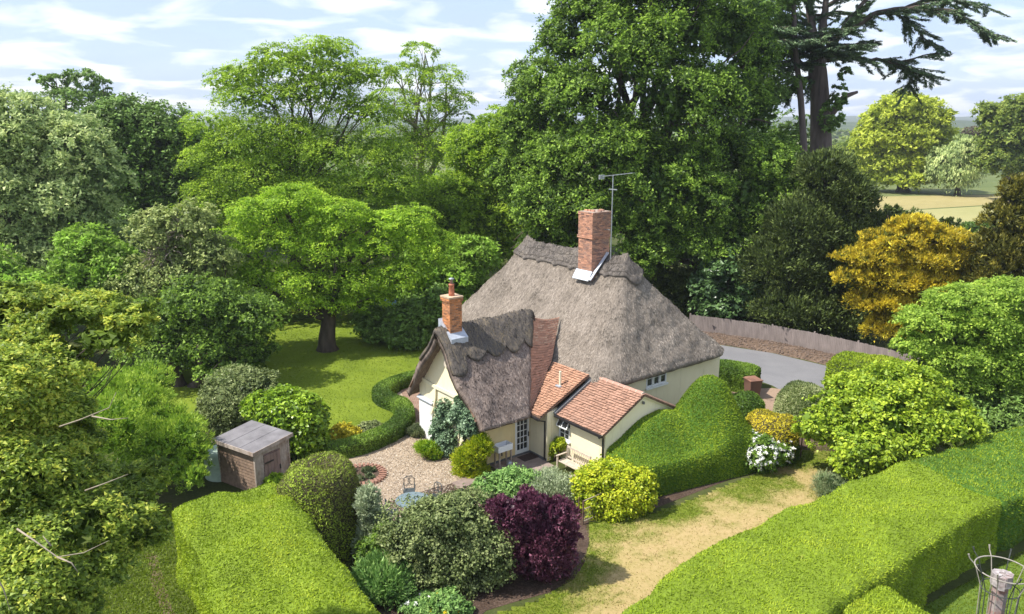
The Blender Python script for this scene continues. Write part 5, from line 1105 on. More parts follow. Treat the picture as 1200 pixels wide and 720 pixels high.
def ring(r, z, rad, nm, m): MB().tube([(px_ + r * math.cos(t), py__ + r * math.sin(t), z) for t in np.linspace(0, 2 * math.pi, 33)], rad, 6, False).go(nm, m, th)
ring(.60, zt_ + .10, .016, 'hoop', im); ring(.42, zt_ - .42, .013, 'hoop', imd); ring(.34, .9, .013, 'hoop', imd)
for k in range(10):
    t = 2 * math.pi * k / 10 + .2; f = lambda r, z: (px_ + r * math.cos(t), py__ + r * math.sin(t), z)
    MB().tube([f(.33, 0), f(.34, .9), f(.42, zt_ - .42), f(.585, zt_ + .08), f(.72, zt_ + .22), f(.76, zt_ + .33)], [.012, .012, .012, .012, .013, .024], 6).go('upright', imd if k % 2 else im, th)
# fence and bank beyond the road
fp = [(13.7, 50.3), (16.5, 48.0), (19.5, 45.6), (22.5, 42.9), (25.5, 40.6)]
fq = [P(800, 398, 0), P(850, 405, 0), P(905, 414, 0), P(985, 432, 0), P(1085, 460, 0)]
def offs(line, d): 
    o = []
    for i, p in enumerate(line):
        a = line[max(0, i - 1)]; b = line[min(len(line) - 1, i + 1)]; v = Vector((b[0] - a[0], b[1] - a[1])).normalized(); o.append((p[0] - v.y * d, p[1] + v.x * d))
    return o
bank = smoothline(offs(fq, .9), 8); bk0 = smoothline(fq, 8); bk2_ = smoothline(offs(fq, 2.3), 8); V = []
rng = np.random.default_rng(17)
for i in range(len(bank)):
    for (x, y), z in ((bk0[i], 0), ((bk0[i][0] * .7 + bank[i][0] * .3, bk0[i][1] * .7 + bank[i][1] * .3), .26), (bank[i], .34), (bk2_[i], .38), (bk2_[i], -.1)): V.append((x + rng.normal() * .05, y + rng.normal() * .05, z * (1 + rng.normal() * .06)))
Fq = np.array([(i * 5 + j, (i + 1) * 5 + j, (i + 1) * 5 + j + 1, i * 5 + j + 1) for i in range(len(bank) - 1) for j in range(4)])
tag(mk('bank', V, Fq, ground_mat('bank_rubble', [(.06, .045, .03), (.13, .09, .065), (.22, .16, .12)], 1.2, 5, .6, bmp=1.), smooth=False), kind='structure')
rng = np.random.default_rng(18); sv_, sf_ = surf_sample(np.array(V), Fq, 1700, rng), None
mb = MB()
for p in sv_[0]:
    s = rng.uniform(.04, .09); a = rng.uniform(0, 3); mb.box((p[0], p[1], p[2] + s * .1), (s * 1.3, s, s), ((math.cos(a), math.sin(a)), (-math.sin(a), math.cos(a))))
tag(mb.go('flint_rubble', plain('flint', (.19, .14, .11), .9, var=.4, scale=3), None), kind='stuff')
fl = smoothline(offs(fq, 1.5), 8); th = thing('board_fence', 'weathered grey close-boarded fence on the bank beyond the road', 'fence', (fl[0][0], fl[0][1], 0)); fm = plain('fence_boards', (.24, .20, .185), .95, var=.25, scale=3, stretch=(1, 1, .3), bmp=.4)
LL = [0]
for i in range(1, len(fl)): LL.append(LL[-1] + math.hypot(fl[i][0] - fl[i - 1][0], fl[i][1] - fl[i - 1][1]))
mb = MB(); x = 0; rng = np.random.default_rng(2)
def fpt(s, d=0):
    X = np.interp(s, LL, [p[0] for p in fl]); Y = np.interp(s, LL, [p[1] for p in fl]); return X, Y
k = 0
while x < LL[-1] - .2:
    a, b = fpt(x), fpt(x + .105); j = rng.uniform(-.02, .02); v = Vector((b[0] - a[0], b[1] - a[1])).normalized(); mb.hexa([(a[0], a[1], .28), (b[0], b[1], .28), (b[0] - v.y * .02, b[1] + v.x * .02, .28), (a[0] - v.y * .02, a[1] + v.x * .02, .28), (a[0], a[1], 1.48 + j), (b[0], b[1], 1.48 + j), (b[0] - v.y * .02, b[1] + v.x * .02, 1.48 + j), (a[0] - v.y * .02, a[1] + v.x * .02, 1.48 + j)])
    if k % 25 == 0: mbp = MB(); mbp.box((a[0] - v.y * .09, a[1] + v.x * .09, 0.8), (.1, .1, 1.5), ((v.x, v.y), (-v.y, v.x))); mbp.go('post', fm, th)
    x += .115; k += 1
tag(mb.go('board', fm, th), kind='stuff')
# blue tarpaulin seen through the trees
tq = at(452, 336, 62); V = []; rg = np.random.default_rng(1)
for i in range(9):
    for j in range(7): u, v = i / 8 - .5, j / 6 - .5; V.append((tq[0] + u * 2.6, tq[1] + v * 2.0, 1.05 * .4 + .3 * (1 - (2 * u) ** 2) * (1 - (2 * v) ** 2) + .06 * mn.noise(Vector((u * 6, v * 6, 0)))))
Fq = np.array([(i * 7 + j, (i + 1) * 7 + j, (i + 1) * 7 + j + 1, i * 7 + j + 1) for i in range(8) for j in range(6)])
tag(mk('blue_tarpaulin', V, Fq, plain('blue_sheet', (.12, .3, .62), .4, var=.1), smooth=True), 'blue tarpaulin glimpsed under the trees behind the lawn', 'tarpaulin')
# ---------------------------------------------------------------- trees
t_rob = leafm('robinia_leaf', [(.06, .10, .010), (.14, .21, .018), (.27, .35, .035)], trans=.5, K=2.25, big=.14)
t_rob2 = leafm('bright_robinia_leaf', [(.065, .115, .010), (.155, .245, .018), (.30, .41, .035)], trans=.5, K=2.16, big=.14)
t_oak = leafm('oak_leaf', [(.022, .045, .007), (.075, .125, .018), (.17, .255, .034)], trans=.42, K=2.15, big=.2)
t_mid = leafm('mid_green_leaf', [(0.050, 0.080, 0.010), (0.099, 0.160, 0.021), (0.170, 0.270, 0.035)], trans=.45, K=2.63, big=.14)
t_gry = leafm('grey_green_tree_leaf', [(.06, .085, .03), (.13, .165, .06), (.25, .29, .115)], trans=.4, K=3.17, big=.12)
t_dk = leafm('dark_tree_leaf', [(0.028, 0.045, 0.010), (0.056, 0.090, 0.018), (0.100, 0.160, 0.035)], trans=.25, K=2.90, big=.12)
t_yew = leafm('dark_yew_leaf', [(.022, .034, .010), (.052, .074, .018), (.11, .14, .035)], trans=.15, K=1.7, big=.18)
t_gold = leafm('golden_conifer_leaf', [(.09, .10, .015), (.36, .27, .022), (.58, .43, .035)], trans=.35, K=1.7, big=.3)
t_cedar = leafm('cedar_needle', [(0.025, 0.040, 0.020), (0.053, 0.085, 0.042), (0.110, 0.160, 0.075)], trans=.05, K=2.21, big=.1)
t_hb = leafm('hornbeam_leaf', [(.050, .080, .012), (.11, .155, .022), (.20, .255, .035), (.33, .33, .05)], trans=.45, K=2.10, big=.22, rough=.45, spec=.3)
t_lime = leafm('lime_tree_leaf', [(0.099, 0.160, 0.021), (0.190, 0.290, 0.038), (0.360, 0.460, 0.070)], trans=.45, K=1.62, big=.08)
t_far = leafm('far_tree_leaf', [(0.055, 0.085, 0.020), (0.120, 0.165, 0.030), (0.250, 0.290, 0.060)], trans=.42, K=1.82, big=.1)
t_chest = leafm('chestnut_leaf', [(.12, .155, .02), (.25, .29, .03), (.38, .41, .06)], trans=.4, K=1.9, big=.1)
def L_(Y, items): return [lob(px, py, Y + (v[0] if v else 0), rx, ry) for px, py, rx, ry, *v in items]
def bx_(px, Y): return ((px - 600) / F * (Y * CP + 15 * SP), Y)
# left background
tree('broad_tree', 'large grey-green tree at the upper left edge of the picture', 'tree', bx_(40, 56), L_(54, [(-30, 160, 60, 60), (30, 155, 55, 45), (80, 175, 50, 42), (20, 225, 60, 50), (85, 235, 52, 45), (115, 205, 34, 34), (50, 290, 62, 45), (-20, 290, 60, 50), (115, 275, 36, 30), (95, 320, 45, 26)]), 52000, .29, t_gry, 101, trunk=.5, limbs=12, per=40, rc=.2)
tree('dark_tree', 'dark green tree behind the grey-green one at the upper left', 'tree', bx_(175, 68), L_(68, [(150, 145, 40, 32), (195, 160, 38, 36), (160, 200, 50, 45), (210, 215, 36, 50), (180, 260, 46, 45), (125, 150, 30, 26), (225, 180, 24, 26)]), 26000, .36, t_dk, 102, trunk=.45, limbs=9, rc=.22)
tree('far_tree', 'small dark treetop showing above the others at the upper left', 'tree', bx_(90, 92), L_(90, [(70, 97, 20, 9), (98, 92, 22, 10), (118, 100, 12, 10), (50, 92, 12, 5), (90, 118, 40, 14)]), 5000, .42, t_dk, 103, trunk=.4, limbs=6, top=.9, rc=.28, fill=0)
tree('broad_tree', 'mid-green tree low behind the pale twiggy one on the left', 'tree', bx_(30, 48), L_(46, [(30, 345, 50, 30), (85, 350, 45, 28), (130, 320, 36, 34), (-15, 330, 40, 40), (100, 300, 40, 30)]), 20000, .28, t_mid, 104, trunk=.35, rc=.24)
tree('twiggy_tree', 'pale-leaved tree with bare grey twigs showing at its top, left of the lawn', 'tree', bx_(232, 46), L_(46, [(190, 275, 34, 28), (225, 262, 30, 24), (170, 330, 44, 30), (215, 320, 40, 26), (250, 300, 30, 30), (175, 375, 45, 28)]), 17000, .23, leafm('pale_tree_leaf', [(.08, .11, .03), (.17, .21, .06), (.32, .35, .12)], trans=.3, K=1.7, big=.12), 105, trunk=.3, limbs=8, twigs=150, twig_lobes=L_(45.5, [(200, 292, 26, 28), (215, 272, 22, 22), (185, 300, 22, 22), (232, 335, 22, 22)]), rc=.26, stems=2)
tree('spreading_tree', 'dark many-stemmed spreading tree at the left edge of the back lawn', 'tree', bx_(228, 43.2), L_(43, [(200, 405, 50, 26), (255, 400, 42, 26), (290, 372, 38, 26), (240, 350, 45, 26), (180, 380, 40, 26), (300, 410, 26, 20), (265, 430, 34, 14, -1)]), 24000, .21, t_oak, 106, trunk=.32, stems=4, limbs=10, top=.55, rc=.26, flat=.4)
# robinias
rk = dict(rc=.28, flat=.28, per=30, fill=.04, normal_up=.9, aspect=.5, cull=.6)
tree('tall_robinia', 'tall feathery light green tree left of centre, highest in the left half', 'tree', bx_(345, 64), L_(63, [(325, 68, 34, 16), (380, 60, 36, 16), (270, 95, 30, 14), (430, 85, 34, 16), (300, 115, 46, 20), (370, 108, 44, 20), (250, 150, 34, 18), (425, 130, 40, 18), (325, 155, 55, 24), (245, 190, 34, 20), (400, 175, 50, 24), (300, 205, 55, 26), (450, 180, 32, 22), (370, 225, 56, 26), (250, 235, 36, 24), (435, 225, 40, 24), (320, 260, 50, 30), (400, 270, 50, 30), (300, 85, 34, 16), (400, 90, 40, 18), (350, 80, 40, 18), (340, 240, 60, 30), (465, 215, 34, 24), (230, 265, 34, 28), (290, 175, 50, 26), (360, 180, 44, 24), (470, 255, 34, 26)]), 115000, .22, t_rob, 107, trunk=.5, limbs=20, top=.4, **rk)
tree('lawn_robinia', 'bright green robinia standing on the back lawn with a thick bare trunk', 'tree', P(384, 410)[:2], L_(49.5, [(300, 250, 36, 18), (345, 235, 38, 18), (395, 250, 36, 18), (275, 285, 36, 20), (330, 280, 44, 20), (385, 290, 40, 20), (440, 290, 32, 18), (480, 262, 34, 20), (300, 320, 40, 20), (360, 325, 44, 18), (420, 325, 40, 18), (505, 290, 28, 20), (470, 320, 36, 18), (380, 350, 40, 12), (430, 350, 30, 12), (345, 222, 14, 6), (260, 320, 30, 20), (395, 262, 34, 16), (450, 262, 26, 14)]), 68000, .19, t_rob2, 108, trunk=.62, limbs=16, top=.35, stems=1, **rk)
tree('tall_robinia', 'open tree with a pale forked trunk against the sky, right of the tallest robinia', 'tree', bx_(497, 76), L_(76, [(493, 62, 22, 12), (478, 88, 26, 14), (515, 92, 28, 14), (535, 118, 24, 14), (465, 120, 30, 16), (500, 130, 34, 16), (545, 140, 12, 8), (455, 155, 30, 20), (520, 160, 34, 18), (480, 185, 40, 24)]), 30000, .25, t_rob, 109, trunk=.55, limbs=12, top=.62, bmat=bark_pale, **{**rk, 'rc': .3, 'fill': 0})
tree('background_tree', 'leafy mid-green tree behind the left end of the thatch', 'tree', bx_(560, 70), L_(68, [(590, 155, 34, 30), (560, 180, 38, 30), (600, 200, 40, 34), (545, 225, 42, 32), (590, 250, 44, 34), (530, 265, 40, 30), (570, 290, 42, 24), (625, 165, 20, 22), (505, 240, 34, 30), (498, 285, 30, 26)]), 46000, .28, t_rob, 110, trunk=.4, limbs=10, per=34, rc=.26, flat=.4)
tree('background_tree', 'shaded green tree low behind the lawn, right of the robinia trunk', 'tree', bx_(520, 60), L_(59, [(500, 310, 34, 26), (535, 320, 32, 24), (555, 300, 30, 24), (465, 335, 30, 18), (520, 345, 34, 16)]), 14000, .3, t_mid, 111, trunk=.35, limbs=6, rc=.26)
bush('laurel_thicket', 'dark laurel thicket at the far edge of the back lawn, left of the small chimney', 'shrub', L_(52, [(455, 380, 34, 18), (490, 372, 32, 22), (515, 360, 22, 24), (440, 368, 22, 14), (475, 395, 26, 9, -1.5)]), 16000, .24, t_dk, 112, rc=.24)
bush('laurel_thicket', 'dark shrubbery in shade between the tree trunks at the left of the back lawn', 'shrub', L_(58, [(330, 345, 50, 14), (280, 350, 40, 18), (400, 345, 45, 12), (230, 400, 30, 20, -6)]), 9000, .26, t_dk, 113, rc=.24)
# the big oak behind the cottage
ok = dict(rc=.21, flat=.55, per=40, fill=.07, back=.35, rough=.3, gap=.2, gsc=.22, tvar=.8)
tree('great_oak', 'huge dark green oak towering behind the cottage and out of the top of the frame', 'tree', bx_(760, 62), L_(60, [(640, 105, 44, 34, 2), (672, 50, 44, 34, 1), (625, 150, 40, 34, 3), (700, 10, 50, 30), (690, 110, 48, 40, -2), (740, 60, 54, 44, -3), (760, -10, 60, 40), (660, 180, 46, 36, 0), (610, 205, 34, 34, 3), (720, 170, 54, 40, -3), (790, 40, 50, 44, -2), (790, 120, 56, 46, -4), (840, 30, 50, 44, 0), (845, 110, 46, 44, -2), (640, 240, 44, 34, 0), (700, 240, 46, 34, -2), (880, 60, 38, 40, 3), (720, -60, 80, 40), (820, -60, 80, 40), (760, 220, 44, 34, -4), (630, 285, 36, 26, 1), (680, 270, 36, 26), (885, 130, 34, 36, 2)]), 155000, .27, t_oak, 114, trunk=1.0, limbs=22, top=.42, **ok)
tree('oak', 'rounded lighter green oak boughs in front of the great oak, right of the tall chimney', 'tree', bx_(835, 60), L_(57, [(760, 215, 36, 28), (800, 190, 38, 28), (850, 180, 42, 30, 1), (895, 190, 40, 30, 1), (930, 210, 34, 28, 1), (775, 255, 40, 28), (825, 235, 44, 32, -1), (880, 235, 44, 32, -1), (925, 250, 38, 30), (760, 290, 36, 24), (810, 285, 42, 26), (865, 285, 42, 28), (945, 225, 28, 26), (740, 250, 24, 26), (745, 290, 20, 22)]), 75000, .24, t_oak, 115, trunk=.6, limbs=12, **ok)
# yews
yk = dict(mode='shoot', aspect=.42, rc=.2, per=34, flat=.7, fill=.08, back=.35)
tree('dark_yew', 'very dark yew rising behind the fence, right of the oak', 'tree', bx_(950, 55), L_(53.5, [(965, 205, 32, 28), (990, 235, 34, 34), (940, 265, 44, 36), (985, 285, 42, 34), (915, 310, 44, 36), (960, 330, 46, 34), (1005, 325, 40, 34), (930, 360, 48, 24, -1), (985, 372, 46, 22, -1), (1012, 262, 20, 22)]), 60000, .27, t_yew, 116, trunk=.5, limbs=8, **yk)
tree('dark_yew', 'dark yew mass behind the fence beneath the oak, behind the hip of the thatch', 'tree', bx_(870, 59), L_(58.5, [(800, 340, 34, 26), (845, 330, 40, 28), (890, 340, 36, 30), (870, 372, 40, 16, -1), (915, 385, 40, 14, -1.5), (790, 365, 30, 14), (780, 330, 24, 20), (760, 315, 26, 20, 2)]), 30000, .25, t_yew, 117, trunk=.4, limbs=6, **yk)
bush('laurel_shrub', 'glossy mid-green laurel against the dark yews right of the thatch', 'shrub', L_(54.6, [(850, 315, 28, 16), (830, 335, 24, 14), (872, 335, 28, 16), (850, 355, 34, 16), (888, 355, 22, 14), (855, 296, 16, 8)]), 8000, .26, leafm('laurel_leaf', [(.03, .065, .02), (.075, .14, .04), (.15, .25, .08)], trans=.2, K=1.15, rough=.35, spec=.4, big=.1), 118, per=12, gap=.25, gsc=.9, rc=.3)
# golden conifer
gk = dict(mode='shoot', aspect=.36, rc=.24, per=40, flat=.45, fill=.06, droop=.25)
tree('golden_conifer', 'orange-gold spreading conifer beyond the road on the right', 'tree', bx_(1065, 49), L_(47.5, [(1070, 262, 26, 11), (1045, 280, 34, 13), (1095, 275, 34, 12), (1020, 300, 30, 12), (1075, 300, 40, 14), (1115, 300, 28, 13), (1000, 322, 24, 10), (1045, 325, 40, 15), (1095, 328, 38, 15), (1030, 352, 34, 15), (1080, 355, 36, 16), (1125, 325, 22, 12), (1050, 380, 36, 14), (990, 300, 16, 6)]), 52000, .24, t_gold, 119, trunk=.3, limbs=10, **gk)
tree('green_conifer', 'dull green conifer showing behind the golden one', 'tree', bx_(1050, 54), L_(54, [(1045, 250, 16, 8), (1065, 258, 24, 12), (1110, 262, 14, 8), (1030, 270, 24, 14), (1050, 300, 50, 30), (1100, 310, 40, 34)]), 14000, .26, t_yew, 120, trunk=.3, **yk)
tree('dark_yew', 'dark yew cut by the right edge above the lime-green tree', 'tree', bx_(1195, 47), L_(46, [(1192, 225, 22, 22), (1180, 255, 26, 20), (1205, 265, 30, 26), (1170, 290, 30, 20), (1200, 300, 36, 26), (1160, 312, 26, 14), (1150, 325, 26, 10)]), 20000, .23, leafm('bronze_yew_leaf', [(.04, .045, .010), (.10, .095, .016), (.22, .19, .03)], trans=.12, K=1.7, big=.3), 121, trunk=.3, **yk)
# lime-green tree on the right
tree('lime_green_tree', 'lime-green spreading tree at the right edge above the yew hedge', 'tree', bx_(1160, 37.5), L_(36.5, [(1130, 352, 40, 18), (1180, 345, 36, 18), (1095, 375, 36, 18), (1145, 378, 46, 22), (1195, 385, 36, 26), (1075, 402, 26, 16), (1115, 412, 42, 20), (1165, 420, 46, 22), (1210, 430, 30, 26), (1130, 440, 40, 20), (1185, 455, 40, 22), (1150, 468, 34, 16), (1100, 435, 24, 14)]), 62000, .165, t_lime, 122, trunk=.28, limbs=12, rc=.32, flat=.3, per=46, fill=.05)
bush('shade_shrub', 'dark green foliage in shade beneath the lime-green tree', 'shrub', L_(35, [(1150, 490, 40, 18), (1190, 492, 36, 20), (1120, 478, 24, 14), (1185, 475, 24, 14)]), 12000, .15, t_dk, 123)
# foreground hornbeam on the left
hk = dict(rc=.25, flat=.35, per=46, fill=.08, normal_up=.8, cull=.62, tvar=.55, gap=.3, gsc=.6, rough=.25)
tree('foreground_hornbeam', 'big yellow-tipped green tree filling the lower left foreground', 'tree', (-13.5, 11.5), L_(13.2, [(20, 385, 62, 26, 2), (95, 362, 46, 18, 2.4), (150, 372, 30, 12, 2.4), (125, 395, 40, 16, 2), (40, 425, 62, 30, 1.2), (-10, 460, 70, 46, 0), (50, 480, 52, 34, .3), (85, 515, 34, 20, .6), (10, 540, 70, 40, -.6), (80, 560, 52, 26, 0), (150, 565, 40, 13, .8), (185, 545, 16, 7, 1.2), (60, 610, 72, 34, -1), (130, 605, 46, 20, -.2), (175, 625, 26, 12, .3), (20, 680, 72, 40, -2), (100, 665, 44, 26, -1.2), (40, 345, 34, 10, 2.4), (178, 355, 10, 6, 2.6), (0, 345, 30, 14, 2.2), (70, 715, 44, 26, -2)]), 135000, .095, t_hb, 124, trunk=.3, limbs=5, top=.6, limbr=.4, **hk)
# bare grey sticks of its branch ends
def stick(pts, Y):
    q = [at(px, py, Y + d) for px, py, d in pts]; return q
fh = bpy.data.objects['foreground_hornbeam']
for pp in ([(70, 500, -2), (94, 492, -2.2), (128, 478, -2.4), (136, 460, -2.5)], [(108, 488, -2.3), (130, 492, -2.5), (150, 490, -2.6)], [(100, 575, -3), (122, 567, -3.2), (150, 556, -3.3)], [(20, 620, -4), (42, 635, -4.2), (67, 653, -4.3), (98, 648, -4.3), (127, 634, -4.4)], [(67, 653, -4.3), (84, 660, -4.4), (92, 672, -4.4)], [(60, 640, -4.3), (50, 628, -4.3)], [(-8, 670, -5), (4, 690, -5), (12, 716, -5)]):
    MB().tube(stick([(a, b, c * .75) for a, b, c in pp], 13.2), [.014 * (1 - .7 * i / (len(pp) - 1)) for i in range(len(pp))], 6).go('bare_branch', bark_pale, fh, True)
# far trees on the right
def far(name, label, px, Y, items, n, ls, m, seed, **kw): return tree(name, label, 'tree', bx_(px, Y), L_(Y, items), n, ls, m, seed, trunk=kw.pop('trunk', .6), group='trees standing in the fields', **kw)
far('chestnut_tree', 'big round yellow-green chestnut standing in the field on the right', 1058, 168, [(1060, 128, 30, 18), (1035, 140, 24, 16), (1085, 138, 26, 18), (1025, 165, 24, 20), (1060, 160, 32, 22), (1095, 165, 22, 20), (1035, 190, 26, 18), (1075, 190, 32, 18), (1100, 185, 16, 16), (1055, 207, 34, 10)], 26000, .85, t_chest, 131, trunk=1.2, rc=.26, flat=.5)
far('willow_tree', 'soft grey-green willow right of the big round tree in the field', 1122, 160, [(1110, 185, 18, 14), (1130, 175, 20, 16), (1145, 190, 16, 16), (1120, 205, 26, 14), (1098, 200, 12, 14)], 12000, .7, t_gry, 132, mode='hang', aspect=.3, rc=.3, droop=.5)
far('field_tree', 'tall green tree at the right edge in the field', 1180, 150, [(1165, 135, 20, 16), (1195, 128, 22, 16), (1175, 160, 24, 20), (1205, 155, 24, 24), (1165, 185, 20, 18), (1195, 190, 26, 20), (1210, 130, 20, 18)], 18000, .75, t_far, 133, trunk=1.0, rc=.26)
far('field_tree', 'hazy green tree left of the big round one, behind the cedar trunk', 1000, 200, [(990, 190, 22, 20), (1015, 178, 16, 18), (1005, 210, 20, 14)], 7000, .85, t_far, 134)
far('field_tree', 'small dark reddish tree between the round tree and the tall one in the field', 1140, 240, [(1140, 158, 14, 8), (1128, 165, 12, 8), (1150, 168, 12, 8)], 3500, .8, leafm('copper_leaf', [(.04, .035, .025), (.085, .07, .045), (.14, .12, .07)], K=1.7, big=.05), 135)
def belt(name, label, Y, x0, x1, top, hgt, n, ls, m, seed):
    rng = np.random.default_rng(seed); Lb = []; D_ = Y / F; x = x0
    while x < x1: r = rng.uniform(10, 20); c = at(x, top(x) + r * .8 + rng.uniform(-3, 4), Y + rng.uniform(-.06, .06) * Y); Lb.append((c[0], c[1], c[2] - 1, r * D_, r * D_ * .8, r * D_ * .8)); Lb.append((c[0], c[1], c[2] * .45, r * D_ * 1.2, r * D_, c[2] * .55)); x += r * .9
    V, Fc, t = crown(Lb, n, ls, rng, rc=.25); o = mk(name, V, Fc, m, tint=t); return tag(o, kind='stuff')
belt('distant_woodland', None, 420, 960, 1300, lambda x: 160, 0, 14000, 1.9, t_far, 141)
belt('distant_woodland', None, 700, 940, 1300, lambda x: 151, 0, 9000, 2.8, t_far, 142)
belt('distant_woodland', None, 330, 380, 660, lambda x: 158, 0, 9000, 1.8, t_far, 143)
belt('distant_woodland', None, 900, 380, 660, lambda x: 148, 0, 6000, 3.2, t_far, 144)
# dense woodland behind the garden, the backdrop seen through the gaps between the trees
for k, (px, Y, items) in enumerate([
    (250, 88, [(230, 190, 50, 40), (290, 210, 50, 45), (250, 260, 60, 40)]), (400, 90, [(380, 220, 60, 40), (440, 235, 50, 40), (420, 280, 60, 34)]),
    (520, 92, [(520, 240, 50, 40), (570, 220, 46, 36), (540, 285, 60, 34)]), (650, 88, [(640, 240, 50, 40), (690, 250, 50, 50), (660, 300, 50, 30)]),
    (800, 84, [(760, 180, 60, 60), (830, 170, 60, 60), (800, 260, 70, 50), (880, 180, 40, 60)]), (900, 80, [(900, 200, 50, 46), (930, 170, 30, 40), (900, 280, 60, 50), (955, 240, 40, 50)]), (110, 86, [(60, 220, 60, 50), (120, 230, 50, 50), (80, 290, 70, 40)]), (0, 84, [(-20, 220, 50, 60), (20, 170, 40, 30)])]):
    tree('woodland_tree', ['shadowy tree in the wood behind the tallest robinia', 'tree in the wood behind the robinia on the lawn', 'tree in the wood behind the open forked tree', 'tree in the wood directly behind the left part of the ridge', 'dark tree in the wood behind the great oak', 'tree in the wood left of the cedar trunk', 'tree in the wood behind the grey-green tree', 'tree in the wood at the far left edge'][k], 'tree', bx_(px, Y), L_(Y, items), 8000, .45, t_dk if k in (4, 5) else t_mid, 150 + k, trunk=.5, rc=.24, limbs=5, group='trees of the wood behind the garden')
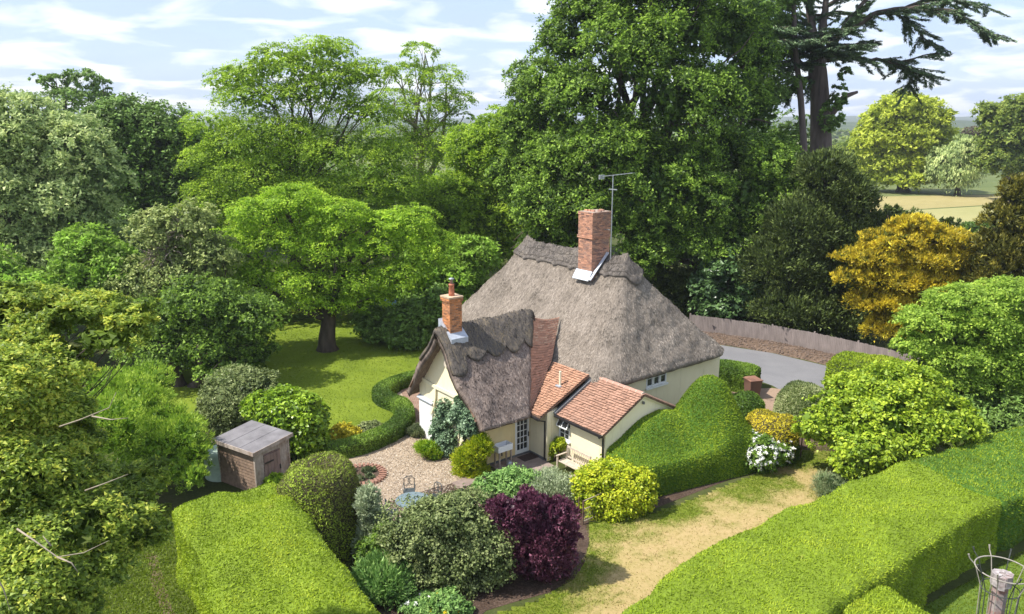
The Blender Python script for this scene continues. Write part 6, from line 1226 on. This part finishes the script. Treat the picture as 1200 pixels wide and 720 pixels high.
# the cedar: trunk, limbs, flat plates of needles
def cedar():
    Y = 72; b = bx_(960, Y); th = thing('cedar', 'tall cedar with a reddish trunk and flat layered limbs against the sky', 'tree', (b[0], b[1], 0)); rng = np.random.default_rng(160); mb = MB()
    def q(px, py, d=0): return np.array(at(px, py, Y + d))
    mb.tube([(b[0], b[1], -.2), q(962, 240), q(962, 165), q(961, 120), q(958, 85), q(957, 62)], [1.2, 1.0, .95, .85, .82, .62], 14).go('trunk', bark_red, th, True)
    limbs = [ # path, radius, spray start fraction
        ([(958, 66), (950, 30), (946, -5), (944, -50)], .45), ([(958, 66), (965, 30), (968, -10), (970, -50)], .42), ([(960, 70), (985, 40), (1010, 5), (1040, -30)], .34),
        ([(962, 70), (985, 40), (1030, 15), (1075, 8), (1120, 14), (1150, 34), (1172, 44)], .40), ([(1060, 10), (1090, -4), (1130, 2), (1165, 12)], .2), ([(1040, 14), (1064, 22), (1078, 40), (1108, 60)], .16),
        ([(963, 72), (985, 66), (1020, 70), (1055, 72), (1098, 62)], .34), ([(1030, 70), (1055, 76), (1070, 90), (1064, 104)], .1), ([(1040, 72), (1070, 80), (1094, 92)], .12), 
        ([(958, 72), (935, 62), (905, 66), (878, 74)], .3), ([(958, 66), (925, 40), (890, 42), (860, 50)], .3), ([(957, 60), (930, 22), (895, 12), (850, 10)], .32), ([(955, 90), (930, 92), (900, 80)], .2), ([(958, 85), (940, 100), (915, 110), (880, 108)], .2), ([(968, 66), (990, 55), (1012, 48)], .18), ([(950, 20), (985, 12), (1015, 28)], .18), ([(965, 10), (1010, -15), (1060, -25), (1110, -20)], .25)]
    limbs += [([(958, 68, 0), (945, 52, -3), (915, 46, -6), (885, 50, -8)], .22), ([(960, 66, 0), (962, 50, -4), (950, 46, -7)], .2), ([(962, 68, 0), (980, 52, -4), (1005, 52, -7)], .2), ([(960, 60, 0), (935, 34, -3), (905, 30, -6)], .2), ([(960, 60, 0), (975, 36, -4), (998, 34, -6)], .18), ([(958, 76, 0), (930, 70, -2), (900, 82, -4)], .16), ([(958, 60, 0), (925, 20, 2), (890, 25, 4), (860, 40, 5)], .22)]
    Ps, Ts, Ns, Ls, Tn = [], [], [], [], []
    for li, (pp, r) in enumerate(limbs):
        dd_ = rng.uniform(-2.5, 2.5); n = len(pp); pts = [q(v[0], v[1], v[2] if len(v) > 2 else dd_ * i / (n - 1)) for i, v in enumerate(pp)]
        fine = []
        for i in range(n - 1):
            for j in range(5): t = j / 5; fine.append(pts[i] * (1 - t) + pts[i + 1] * t + rng.normal(size=3) * .06)
        fine.append(pts[-1]); m = len(fine)
        mb = MB(); mb.tube(fine, [r * (1.25 if li < 3 else .85) * (1 - .88 * i / (m - 1)) for i in range(m)], 8)
        mb.go('limb', bark_red if li < 3 else bark, th, True)
        tot = np.linalg.norm(np.diff(np.array(fine), axis=0), axis=1).sum(); ns = int(tot * 4.6); start = .12 if li > 3 else .3
        tw = MB()
        for s in range(ns):
            u = start + (1 - start) * rng.random(); k = min(m - 2, int(u * (m - 1))); f = u * (m - 1) - k; p = fine[k] * (1 - f) + fine[k + 1] * f; dr = nz((fine[k + 1] - fine[k])[None])[0]
            side = np.array([-dr[1], dr[0], 0]); side = side / (np.linalg.norm(side) + 1e-6); sg = rng.choice([-1, 1]); Lb = rng.uniform(.9, 3.2) * (1.15 - .55 * u); d = nz((side * sg * rng.uniform(.5, 1) + dr * rng.uniform(.2, 1.) + np.array([0, 0, rng.uniform(-.28, .04)]))[None])[0]
            e = p + d * Lb; e[2] -= .12 * Lb
            tw.tube([p, (p + e) / 2 + np.array([0, 0, .04]), e], [.05, .03, .012], 3, False)
            k2 = int(60 * Lb); tt = rng.random(k2) ** .8; sp = np.array([-d[1], d[0], 0]); base = p + np.outer(tt, e - p); w_ = (rng.random(k2) - .5)[:, None] * (.62 * (1 - tt * .6))[:, None]
            Ps.append(base + w_ * sp + np.stack([rng.normal(size=k2) * .05, rng.normal(size=k2) * .05, .05 - rng.random(k2) * .16], 1)); Ts.append(d + rng.normal(size=(k2, 3)) * .35 + sp * np.sign(w_) * .5); Ns.append(np.array([0, 0, 1.]) + rng.normal(size=(k2, 3)) * .45); Ls.append(rng.uniform(.22, .48, k2)); Tn.append(np.clip(rng.uniform(.2, .8) + rng.normal(size=k2) * .15, 0, 1))
        if tw.v: tag(tw.go('twig', bark, th), kind='stuff')
    Pp, T, N, L, tn = np.vstack(Ps), np.vstack(Ts), np.vstack(Ns), np.concatenate(Ls), np.concatenate(Tn)
    V, Fc = leafquads(Pp, nz(N), nz(T), L, L * .22); mk('crown', V, Fc, t_cedar, th, tint=np.repeat(tn, 3)); print('cedar leaves', len(Pp))
    MB().tube([q(968, 138), q(980, 126), q(990, 113), q(1005, 108)], [.5, .34, .26, .12], 8).go('broken_limb', bark_red, th, True)
    # the thin second stem leaning beside the trunk
    t2 = thing('dark_pine', 'slim dark-stemmed tree leaning close to the left of the cedar trunk', 'tree', (bx_(945, 69)[0], 69, 0)); 
    MB().tube([(bx_(945, 69)[0], 69, -.2), at(942, 170, 69), at(938, 110, 69), at(932, 60, 69), at(930, 10, 69), at(934, -30, 69)], [.34, .31, .27, .23, .2, .16], 8).go('trunk', bark_red, t2, True)
    Lq = L_(70, [(880, 15, 40, 24), (905, -20, 40, 30), (850, 40, 30, 20), (895, 55, 30, 16), (915, 95, 24, 18), (885, 110, 30, 20), (985, 110, 10, 14), (975, 135, 12, 20), (990, 85, 8, 6)])
    V, Fc, t = crown(Lq, 24000, .3, rng, rc=.25, per=26, fill=0, low=1); mk('crown', V, Fc, t_dk, t2, tint=t)
cedar()
# ---------------------------------------------------------------- the air: thin even haze over the whole valley
def haze():
    m = bpy.data.materials.new('haze_air'); m.use_nodes = True; n = m.node_tree.nodes; l = m.node_tree.links
    for x in list(n):
        if x.type != 'OUTPUT_MATERIAL': n.remove(x)
    v = n.new('ShaderNodeVolumePrincipled'); v.inputs['Color'].default_value = (.86, .92, 1, 1); v.inputs['Density'].default_value = .00022; v.inputs['Anisotropy'].default_value = .2
    l.new(v.outputs[0], [x for x in n if x.type == 'OUTPUT_MATERIAL'][0].inputs['Volume'])
    o = MB().box((0, 3430, 29), (9300, 7200, 60.0)).go('haze', m); tag(o, kind='stuff')
haze()
